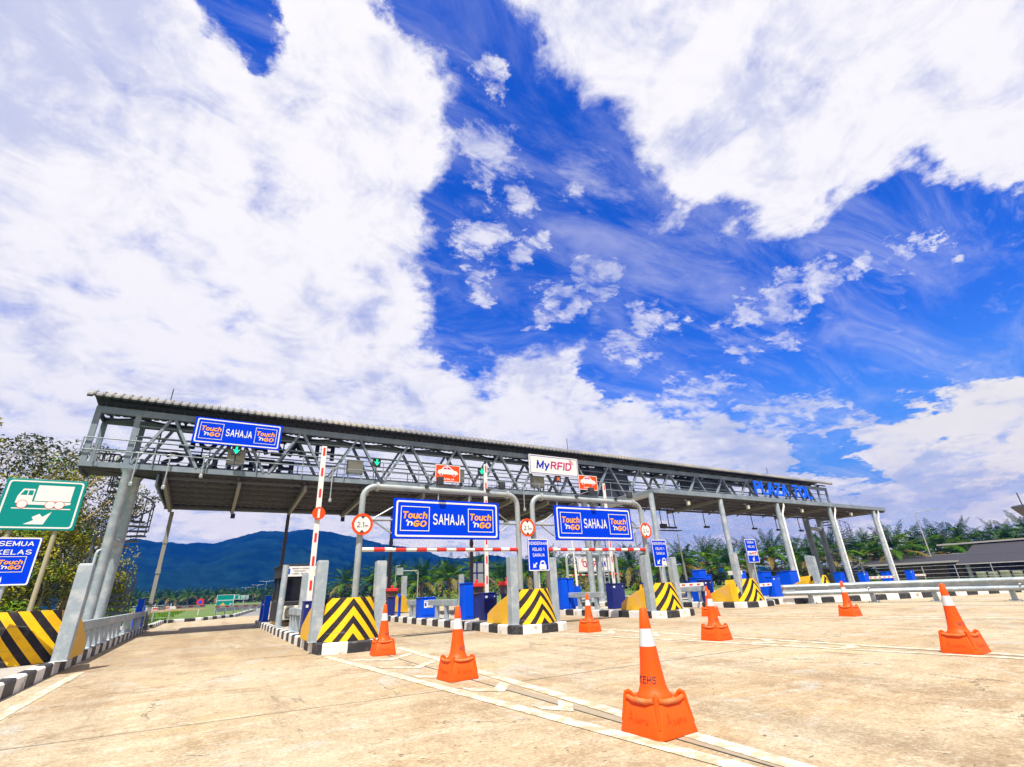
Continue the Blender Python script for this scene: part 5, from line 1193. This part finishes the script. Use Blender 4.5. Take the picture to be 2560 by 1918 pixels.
for (x, y) in [(24.5 + .55 * k, 10.55 - .21 * k) for k in range(16)]: leaf_quads(hd, (x, y, .33), (.35, .3, .16), 60, .07, random.choice((0, 1)))
tag(build('low_hedge', hd, [LEAF_G, LEAF], loc=(28, 9.2, .2)), 'low strip of planting on the median behind the guardrail', 'hedge')

# ================================================================== VEGETATION
def palm_proto(seed, h=2.6, L=3.4, nf=30, nl=13):
    rnd = random.Random(seed)
    t = thing('oil_palm', (0, 0, 0), 'oil palm', 'palm tree', 'oil palms beyond the toll plaza')
    mb = MB(); pts = [(0, 0, -.1)] + [(rnd.uniform(-.06, .06), rnd.uniform(-.06, .06), h * k / 5) for k in range(1, 6)]
    mb.tube(pts, [.38, .34, .32, .33, .36, .25], 9)
    for k in range(40):
        z = h * rnd.uniform(.15, 1.0); a = rnd.uniform(0, 6.28); mb.bar((.28 * math.cos(a), .28 * math.sin(a), z), (.5 * math.cos(a), .5 * math.sin(a), z + .28), .1, .05)
    build('trunk', mb, TRUNK, t)
    cr = MB()
    for f in range(nf):
        u = f / nf; az = f * 2.39996 + rnd.uniform(-.2, .2); el = R(84 - 98 * u ** 1.1 + rnd.uniform(-6, 6)); l = L * rnd.uniform(.9, 1.2) * (0.85 + 0.25 * min(1, u * 2))
        mcol = 1 if u < .30 else (0 if u < .86 else 2)
        if rnd.random() < .18: mcol = rnd.choice((0, 1))
        p = Vector((.15 * math.cos(az), .15 * math.sin(az), h + .1)); e = el; seg = []; st_ = l / nl
        dro = rnd.uniform(.030, .075) if u < .35 else rnd.uniform(.07, .13)
        for k in range(nl + 1):
            seg.append((p.copy(), e)); p = p + Vector((math.cos(e) * math.cos(az), math.cos(e) * math.sin(az), math.sin(e))) * st_; e -= dro * (0.4 + 1.2 * k / nl) * (1.0 if e > -1.2 else .2)
        side = Vector((-math.sin(az), math.cos(az), 0))
        for k in range(nl):
            a, ea = seg[k]; b_, _ = seg[k + 1]
            w = .035 * (1 - k / nl) + .008
            cr.add([a - side * w, a + side * w, b_ + side * w, b_ - side * w], [(0, 1, 2, 3)], mcol)
            if k < 2: continue
            s_ = k / nl; ll = .62 * (math.sin(math.pi * min(1, .12 + .9 * s_)) ** .7) * L / 3.4
            tang = (b_ - a).normalized(); up = side.cross(tang)
            if up.z < 0: up = -up
            for sgn in (-1, 1):
                for q in (0, .5):
                    o = a.lerp(b_, q); d = (side * sgn * 1.0 + tang * .55 + up * rnd.uniform(-.15, .45)).normalized(); tip = o + d * ll * rnd.uniform(.8, 1.1) + Vector((0, 0, -.28 * ll))
                    midp = o + d * ll * .5 + Vector((0, 0, .02))
                    ww = tang * .045
                    cr.add([o - ww * .5, o + ww * .5, midp + ww, tip, midp - ww], [(0, 1, 2, 3, 4)], mcol)
    build('crown', cr, [FROND, FROND_D, FROND_Y], t)
    return t
protos = [palm_proto(s, h, L) for s, h, L in ((1, 3.0, 4.3), (2, 3.5, 4.2), (3, 2.6, 4.5))]
random.seed(21)
def pol(az, d): return (d * math.sin(R(az)), d * math.cos(R(az)))
spots = []
for az, d, sc in [(15.2, 104, .84), (18.0, 92, .88), (20.5, 80, .93), (23.4, 80, .92), (26.6, 84, .93), (29.3, 88, .95), (32.2, 86, .92), (34.6, 80, .95), (37.5, 84, .9), (40.5, 80, .95), (43.6, 84, .97), (46.4, 80, .97), (49.0, 80, 1.0), (51.5, 84, 1.0), (53.4, 78, .96), (55.5, 84, 1.03), (57.6, 80, .98), (59.4, 86, 1.03), (61.2, 80, .98), (62.8, 84, 1.0), (64.5, 88, 1.0), (66.2, 90, 1.04), (67.7, 86, 1.0), (69.3, 90, 1.08), (70.8, 92, 1.08), (72.3, 96, 1.05), (73.8, 92, 1.03), (75.2, 96, 1.05), (76.8, 92, 1.04), (78.5, 92, 1.0)]:
    spots.append((az, d, sc))
for k in range(20): spots.append((13 + 66 * k / 20 + random.uniform(-.7, .7), random.uniform(100, 118), random.uniform(.9, 1.12)))
for k in range(46): spots.append((-8 + 21 * k / 46 + random.uniform(-.15, .15), random.uniform(225, 262), random.uniform(.82, 1.0)))
PLACE = {}
first = [True, True, True]
names_r = 'abcdefgh'
for i, (az, d, sc) in enumerate(spots):
    k = i % 3; x, y = pol(az, d)
    if d > 200: lab = 'small distant oil palm in the row below the mountains'
    elif d >= 100 and i >= 30 and d < 200: lab = 'oil palm in the back row beyond the toll plaza'
    elif az < 33: lab = 'oil palm seen under the blue SAHAJA boards'
    elif az < 50: lab = 'oil palm seen between the KENDERAAN and SEMUA KELAS signs'
    elif az < 66: lab = 'oil palm seen between the right canopy posts'
    else: lab = 'oil palm standing behind the dark roofed buildings'
    gr = {'s': 'distant oil palm row below the mountains', 'o': None}.get(lab[0] if d > 200 else 'o') or ('oil palms: ' + lab[9:])
    if first[k]:
        o = protos[k]; first[k] = False; o.location = (x, y, -.1); o.rotation_euler = (0, 0, random.uniform(0, 6.28)); o.scale = (sc, sc, sc); o['label'] = lab; o['group'] = gr
    else:
        clone(protos[k], (x, y, -.1), lab, random.uniform(0, 6.28), sc, gr)

def tree(x, y, h, cr, label, seed, nl=900, leaf=.085, dense=1.0, mats=(LEAF, LEAF_D, LEAF_G), lean=0.0, group='broadleaf trees behind the left verge', z=-.05, low=.35, spread=1.0):
    rnd = random.Random(seed)
    t = thing('broadleaf_tree', (x, y, z), label, 'tree', group)
    tr = MB(); cw = MB(); tips = []
    def limb(p, d, l, r_, depth):
        n = 4; pts = [p]; rs = [r_]; dd = d.copy()
        for k in range(n):
            dd = (dd + Vector((rnd.gauss(0, .13), rnd.gauss(0, .13), .05))).normalized(); pts.append(pts[-1] + dd * l / n); rs.append(r_ * (1 - .55 * (k + 1) / n))
        tr.tube(pts, rs, 6 if depth else 8, 0, False)
        if depth >= 2: tips.append(pts[-1]); tips.append(pts[2]); return
        for k in range(rnd.randint(3, 5) if depth == 0 else 3):
            q = pts[rnd.randint(2 if depth == 0 else 1, n)]; a = rnd.uniform(0, 6.28); el = rnd.uniform(.3, 1.1)
            limb(q, (dd * .4 + Vector((math.cos(a) * math.cos(el) * spread, math.sin(a) * math.cos(el) * spread, math.sin(el)))).normalized(), l * rnd.uniform(.42, .62), rs[-1] * .8, depth + 1)
    limb(Vector((x, y, z)), Vector((lean, 0, 1)).normalized(), h * .55, .045 * h ** .7, 0)
    for k in range(3): limb(Vector((x, y, z + h * low * rnd.uniform(.5, 1))), Vector((rnd.uniform(-1, 1), rnd.uniform(-1, 1), .9)).normalized(), h * .4, .02 * h ** .7, 1)
    build('trunk', tr, BARK, t)
    per = max(6, int(nl * dense / max(1, len(tips))))
    for q in tips:
        m_ = rnd.choice((0, 0, 1, 2) if rnd.random() < .7 else (0, 1)); rad = cr * rnd.uniform(.16, .30); leaf_quads(cw, q, (rad, rad, rad * .7), per, leaf, m_, rnd=rnd)
    build('crown', cw, list(mats), t)
    return t
TL = [(-17.2, 33, 11.6, 3.2, 'tall dark leafed tree at the left picture edge', 1, 2400), (-14.6, 35, 10.4, 3.0, 'sparse tree right behind the green truck sign', 2, 1500), (-12.6, 37, 11.2, 2.6, 'thin crowned tree left of the gantry column', 3, 1100),
      (-10.4, 38, 10.4, 2.6, 'sparse tree seen through the gantry column gap', 4, 1300), (-9.0, 41, 9.8, 2.2, 'thin sparse tree just left of the spiral staircase', 5, 900)]
for az, d, h, c_, lb, sd, nl in TL:
    x, y = pol(az, d); tree(x, y, h, c_, lb, sd, int(nl * 2.3), mats=(LEAF_D, LEAF_D, LEAF) if sd != 2 else (LEAF_D, LEAF, LEAF_G))
BR = [(-18.5, 28, 4.6, 'olive scrub tree behind the left SEMUA KELAS sign'), (-16.6, 30, 5.0, 'olive scrub tree between the truck sign posts'), (-15.0, 29, 4.4, 'twiggy scrub tree right of the truck sign post'), (-13.4, 31, 5.4, 'tall olive scrub tree left of the tall bollard'), (-11.8, 30, 5.0, 'olive scrub tree behind the tall bollard'), (-10.4, 33, 5.2, 'olive scrub tree behind the left gantry column'), (-9.0, 36, 4.6, 'green scrub tree beside the spiral staircase foot'), (-7.6, 40, 3.4, 'low green scrub tree right of the spiral staircase'), (-6.6, 48, 2.6, 'smallest scrub tree right of the spiral staircase')]
for i, (az, d, h, lb) in enumerate(BR):
    x, y = pol(az, d); tree(x, y, h, 2.6, lb, 40 + i, 6000, .066, 1.0, low=.2, group='dry scrub trees behind the left verge', spread=1.3)
def bush(x, y, r_, h, label, seed, mats=(LEAF_G, LEAF, LEAF_D), n=420, size=.09, z=-.05, group='green shrubs'):
    rnd = random.Random(seed); mb = MB()
    for k in range(8): leaf_quads(mb, (x + rnd.uniform(-r_, r_) * .6, y + rnd.uniform(-r_, r_) * .6, z + h * rnd.uniform(.3, .75)), (r_ * .5, r_ * .5, h * .33), n // 8, size, rnd.choice((0, 0, 1, 2)), rnd=rnd)
    mb.tube([(x, y, z), (x, y, z + h * .5)], .04, 6, 2)
    return tag(build('shrub', mb, list(mats), loc=(x, y, z)), label, 'shrub', group)
for i, (az, d, r_, h, lb) in enumerate([(-17.6, 24, 1.5, 1.9, 'dark green shrub at the left block top'), (-15.2, 25, 1.4, 1.7, 'dark green shrub under the truck sign'), (-13.0, 26, 1.3, 1.5, 'dark green shrub left of the tall bollard foot'), (-8.6, 34, 1.4, 1.3, 'dark shrub behind the long railing start'), (-6.8, 42, 1.6, 1.4, 'dark shrub behind the long railing middle'),
        (34.0, 40, .9, 1.5, 'bright green shrub right of the blue pillar pair'), (36.6, 40, 1.0, 2.0, 'taller green shrub between the grey columns'), (39.8, 40, .9, 1.6, 'green shrub behind the third boom gate'), (44.4, 36, .8, 1.5, 'green shrub above the lowered white arm'),
        (58.5, 46, 1.6, 1.6, 'leafy green shrub behind the fourth canopy post'), (60.6, 47, 1.5, 1.8, 'yellow green shrub right of the fourth canopy post'), (62.6, 48, 1.6, 1.6, 'green shrub left of the last canopy post'), (23.5, 70, 2.0, 1.6, 'dark shrub under the palms by the pale posts'), (27.5, 66, 2.0, 1.7, 'dark shrub under the palms by the red hooded terminal'), (18.5, 72, 2.2, 1.6, 'dark shrub under the palms near the booth bollard')]):
    x, y = pol(az, d); bush(x, y, r_, h, lb, 80 + i)
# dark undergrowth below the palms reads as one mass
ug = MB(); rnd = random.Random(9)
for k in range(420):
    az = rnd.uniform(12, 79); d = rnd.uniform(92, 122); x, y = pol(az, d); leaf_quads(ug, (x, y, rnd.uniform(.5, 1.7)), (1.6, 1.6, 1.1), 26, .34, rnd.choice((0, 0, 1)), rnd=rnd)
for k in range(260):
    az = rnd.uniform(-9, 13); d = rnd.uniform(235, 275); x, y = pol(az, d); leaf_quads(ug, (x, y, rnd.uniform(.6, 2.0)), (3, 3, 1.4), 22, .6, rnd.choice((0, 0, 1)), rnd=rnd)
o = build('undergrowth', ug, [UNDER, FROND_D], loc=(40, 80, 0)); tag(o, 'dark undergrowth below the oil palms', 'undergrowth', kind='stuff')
# grass tufts on the left verge beyond the rail
gr = MB(); rnd = random.Random(3)
for k in range(5200):
    x = rnd.uniform(-14, -2.2); y = 29.8 + rnd.random() ** 1.5 * 50
    h_ = rnd.uniform(.08, .28); a = rnd.uniform(0, 3.14); w_ = .05
    gr.add([(x - w_ * math.cos(a), y - w_ * math.sin(a), -.05), (x + w_ * math.cos(a), y + w_ * math.sin(a), -.05), (x + rnd.uniform(-.08, .08), y + rnd.uniform(-.08, .08), h_)], [(0, 1, 2)], rnd.choice((0, 0, 1)))
o = build('grass', gr, [LEAF_G, FROND], loc=(-6, 40, 0)); tag(o, 'green grass beyond the left canopy post', 'grass', kind='stuff')

# ================================================================== DISTANCE: LAMPS, SIGNS, BUILDINGS
def lamp(az, d, h, label, arm=1.6, double=True, r_=.12, single_dir=1):
    x, y = pol(az, d); t = thing('street_lamp', (x, y, -.05), label, 'street lamp', 'street lamps in the distance')
    mb = MB(); mb.tube([(x, y, -.05), (x, y, h)], [r_, r_ * .6], 8); build('pole', mb, LAMPM, t)
    dirv = Vector((math.cos(R(az)), -math.sin(R(az)), 0))
    for s_ in ((-1, 1) if double else (single_dir,)):
        e = Vector((x, y, h)) + dirv * s_ * arm + Vector((0, 0, arm * .12))
        mb = MB(); mb.tube([(x, y, h), e], r_ * .5, 6); build('lamp_arm', mb, LAMPM, t)
        mb = MB(); mb.bar(e, e + dirv * s_ * arm * .7 + Vector((0, 0, .05)), .3 * r_ / .12, .12 * r_ / .12); build('lamp_head', mb, LAMPM, t)
for i, (az, d, h, lb) in enumerate([(4.9, 262, 8.3, 'tallest far double lamp, left of the booth'), (4.15, 330, 8.4, 'second far double lamp from the booth'), (3.58, 400, 8.6, 'third far double lamp from the booth'), (3.14, 420, 8.8, 'fourth far double lamp from the booth, over the green sign'), (4.7, 420, 7.2, 'short far lamp between the tallest two'), (2.2, 520, 10, 'faint far lamp left of the green direction sign'), (1.3, 560, 10.5, 'faintest far lamp above the green direction sign')]):
    lamp(az, d, h, lb, 1.8, True, .13 * d / 260)
lamp(70.05, 84, 8.0, 'tall single arm lamp behind the dark roofed building', 1.4, False, .09); lamp(67.95, 96, 6.1, 'shorter lamp left of the tall single arm lamp', .5, False, .08)
lamp(17.6, 88, 5.2, 'slim lamp pole by the palms right of the booth bollard', .4, False, .06); lamp(46.6, 60, 4.0, 'slim pale lamp before the palms left of SEMUA KELAS', .3, False, .05)
# far green direction sign
t = thing('direction_sign', (3.2, 110, -.05), 'wide green direction board far down the exit road', 'sign')
s_ = 1.1; Y0 = 110
mb = MB(); mb.box(1.56, 4.36, Y0, Y0 + .12, .1, 2.05); mb.box(4.36, 5.15, Y0, Y0 + .12, 1.15, 2.0); mb.box(5.2, 6.75, Y0, Y0 + .12, 1.12, 1.85); build('panel', mb, GREEN_S, t)
mb = MB(); fr = frame((0, Y0, 0))
for a, b, c, d in ((1.56, 4.36, 1.12, 2.05), (1.56, 4.36, .1, 1.08), (4.38, 5.13, 1.17, 1.98), (5.22, 6.73, 1.14, 1.83)): mb.ring([(a, c), (b, c), (b, d), (a, d)], [(a + .06, c + .05), (b - .06, c + .05), (b - .06, d - .05), (a + .06, d - .05)], fr, 0, .02)
for z in (1.65, 1.5, 1.33): mb.box(5.5, 6.2, Y0 - .02, Y0, z, z + .07)
mb.prism(rot2(ARROW, R(45), .4, (6.45, 1.5)), fr, 0, .02); mb.prism(rot2(ARROW, R(45), .45, (3.9, .42)), fr, 0, .02); build('sign_symbol', mb, WHITE, t)
mb = MB(); mb.prism([(2.3, .12), (3.1, .12), (3.15, .4), (2.95, .45), (2.7, .75), (2.45, .45), (2.25, .4)], fr, 0, .03); build('yellow_mark', mb, YELLOW, t)
for x in (2.0, 3.9, 6.0): mb = MB(); mb.tube([(x, Y0 + .2, -.05), (x, Y0 + .2, 1.2)], .1, 8); build('sign_post', mb, LAMPM, t)
t = thing('no_entry_sign', (-.45, 56, -.05), 'small round red and blue sign beyond the left lane', 'sign')
fr = frame((-.48, 56, 1.02)); mb = MB(); mb.prism(circ(0, 0, .30, 24), fr, 0, .02, 0); mb.prism(circ(0, 0, .15, 24), fr, .02, .03, 1); build('plate', mb, [RED, EQBLUE], t); mb = MB(); mb.tube([(-.48, 56.06, -.05), (-.48, 56.06, 1.0)], .03, 6); mb.box(-.75, -.2, 55.98, 56.0, .60, .72); build('sign_post', mb, WHITE, t)
t = thing('guardrail', (2, 49, 0), 'short far guardrail at the start of the exit road', 'guardrail')
mb = MB(); mb.bar((.7, 47.5, .42), (6.2, 60, .42), .06, .34); build('rail_beam', mb, GALV, t)
for k in range(9): mb = MB(); mb.box(.75 + 5.4 * k / 8, .85 + 5.4 * k / 8, 47.6 + 12.2 * k / 8, 47.75 + 12.2 * k / 8, -.03, .4); build('rail_post', mb, GALV, t)
t = thing('barrier_wall', (8, 80, 0), 'pale concrete divider along the far exit road', 'barrier wall')
mb = MB(); mb.bar((5.0, 50, .38), (9.5, 92, .38), .3, .75); mb.bar((9.5, 92, .38), (24, 130, .38), .3, .75); build('wall', mb, DECK, t)
t = thing('boundary_fence', (-8, 33, 0), 'thin post fence across the grass behind the left railing', 'fence')
for k in range(12):
    x = -10 + k * .75 ; mb = MB(); mb.box(x, x + .06, 36.0, 36.06, -.05, 1.05); build('fence_post', mb, GALV_L, t)
mb = MB(); [mb.tube([(-10, 36.03, z), (-1.8, 36.03, z)], .008, 4) for z in (.3, .6, .95)]; build('fence_wire', mb, GALV, t)
# left overhead small frame with board behind the bar
t = thing('gantry_pole', (18.4, 62, 0), 'small grey cantilever pole with a square board before the palms', 'sign pole')
x0, y0 = pol(20.0, 70)
mb = MB(); mb.tube([(x0, y0, -.05), (x0, y0, 3.6), (x0 - .15, y0, 3.7), (x0 - 2.6, y0, 3.7)], .06, 8); mb.tube([(x0 - .5, y0, 3.7), (x0, y0, 3.2)], .04, 6); ORG[t.name] = Vector((x0, y0, 0)); t.location = (x0, y0, 0); build('pole', mb, LAMPM, t); mb = MB(); mb.box(x0 - 3.0, x0 - 2.1, y0 - .1, y0 - .05, 3.2, 4.1); build('panel', mb, GALV_L, t)

# right side buildings
hb_ = thing('office_building', (66, 14, 0), 'dark tiled roof building at the right picture edge', 'building')
mb = MB(); mb.box(66.5, 80, -20, 21, -.6, 2.2, 0); build('wall', mb, HOUSE_D, hb_)
mb = MB()
n = 16
for k in range(n):              # stepped tile courses of the roof facing the plaza
    xa = 64.0 + 7.0 * k / n; za = 1.45 + 2.05 * k / n; xb = 64.0 + 7.0 * (k + 1) / n; zb = 1.45 + 2.05 * (k + 1) / n
    mb.add([(xa, -22, za), (xb, -22, zb), (xb, 21.4, zb), (xa, 21.4, za), (xa, -22, za - .07), (xa, 21.4, za - .07)], [(3, 2, 1, 0), (4, 0, 3, 5)][::1], 0)
    mb.add([(xa - .05, -22, za - .09), (xa - .05, 21.4, za - .09), (xa - .05, 21.4, za - .02), (xa - .05, -22, za - .02)], [(0, 1, 2, 3)], 1 if k < 3 else 2)
mb.add([(71, -22, 3.5), (78, -22, 1.6), (78, 21.4, 1.6), (71, 21.4, 3.5)], [(3, 2, 1, 0)], 0)
mb.box(70.2, 71.6, -22.2, 24.6, 3.42, 3.58, 1)
build('roof', mb, [TILE, TILE_E, TILE_M], hb_)
for y in (20.6, 14, 6, -2): mb = MB(); mb.box(64.6, 64.85, y, y + .3, -.6, 1.4); build('porch_post', mb, TILE_E, hb_)
for y in (17.5, 12, 6): mb = MB(); mb.box(66.42, 66.5, y, y + 1.6, .5, 1.3); build('window', mb, GLASS_D, hb_)
hs_ = thing('office_building', (75, 28, 0), 'low tan walled building with a long pale eave', 'building')
mb = MB(); mb.box(76.5, 84, 23.5, 33.5, -.6, 1.9); build('wall', mb, HOUSE_W, hs_)
mb = MB(); mb.add([(74.6, 22, 1.85), (80, 22, 2.7), (80, 36, 2.7), (74.6, 36, 1.85)], [(3, 2, 1, 0)], 0); mb.box(74.5, 74.65, 22, 36, 1.68, 1.9, 1); mb.box(79.9, 80.1, 24, 36, 2.55, 2.72, 1); mb.box(74.65, 80, 22, 36, 1.66, 1.72, 0); build('roof', mb, [TILE, TILE_E], hs_)
for y in (23, 27.5, 32): mb = MB(); mb.box(75.0, 75.15, y, y + .15, -.6, 1.68); build('porch_post', mb, RUST, hs_)
for y in (24.2, 25.6): mb = MB(); mb.box(76.42, 76.5, y, y + .9, -.1, 1.5); build('door', mb, BLACK, hs_)
hk = thing('shed', (58, 34, 0), 'dark low shed behind the fourth canopy post', 'shed')
mb = MB(); mb.box(58, 66, 31, 43, -.4, 1.5); build('wall', mb, BOOTH, hk); mb = MB(); mb.box(57.5, 66.5, 30.5, 43.5, 1.5, 1.72); build('roof', mb, TILE, hk)
t = thing('boundary_fence', (58, 18, 0), 'thin wire fence in front of the right buildings', 'fence')
for y in [2 + 2.6 * k for k in range(10)]: mb = MB(); mb.box(60, 60.06, y, y + .06, -.1, 1.35); build('fence_post', mb, GALV_L, t)
mb = MB(); [mb.tube([(60.03, 0, z), (60.03, 27, z)], .012, 4) for z in (.3, .65, 1.0, 1.33)]; build('fence_wire', mb, GALV, t)
rnd = random.Random(8)
for k in range(9):
    mb = MB(); y = 12.2 + .85 * k; mb.box(62.2, 62.9, y, y + .62, -.5, .62 + rnd.uniform(-.06, .06)); tag(build('stacked_sack', mb, STACK, loc=(62.5, y, -.5), bevel=.12), 'pale wrapped stack in the row before the right building', 'stack', 'pale stacks before the right building')
t = thing('canopy_corner', (41.5, 9.5, 4.2), 'dark pointed roof corner with a rod at the right edge', 'roof')
mb = MB(); mb.add([(40.8, 10.0, 4.30), (44, 10.4, 4.62), (44, 4, 4.62), (40.8, 10.0, 4.22), (44, 10.4, 3.9), (44, 4, 3.9)], [(0, 2, 1), (3, 4, 5), (0, 1, 4, 3), (0, 3, 5, 2), (1, 2, 5, 4)]); build('roof', mb, STEEL_D, t)
mb = MB(); mb.tube([(41.4, 9.6, 4.35), (41.35, 9.6, 5.1)], .03, 6); build('lightning_rod', mb, STEEL_D, t)
mb = MB(); mb.tube([(43.8, 6.5, -.05), (43.8, 6.5, 4.0)], .15, 12); build('column', mb, GALV, t)

# ================================================================== HAZE
hz = MB(); hz.box(-1500, 1700, -600, 1400, -8.0, 175.0)
ho = build('haze', hz, [WHITE]); ho['kind'] = 'stuff'
hm = bpy.data.materials.new('haze_air'); hm.use_nodes = True
ht = hm.node_tree; ht.nodes.clear()
pv = ht.nodes.new('ShaderNodeVolumePrincipled'); pv.inputs['Color'].default_value = (0.003, 0.085, 0.58, 1); pv.inputs['Density'].default_value = 0.00042; pv.inputs['Anisotropy'].default_value = 0.0
om = ht.nodes.new('ShaderNodeOutputMaterial'); ht.links.new(pv.outputs[0], om.inputs['Volume'])
ho.data.materials[0] = hm
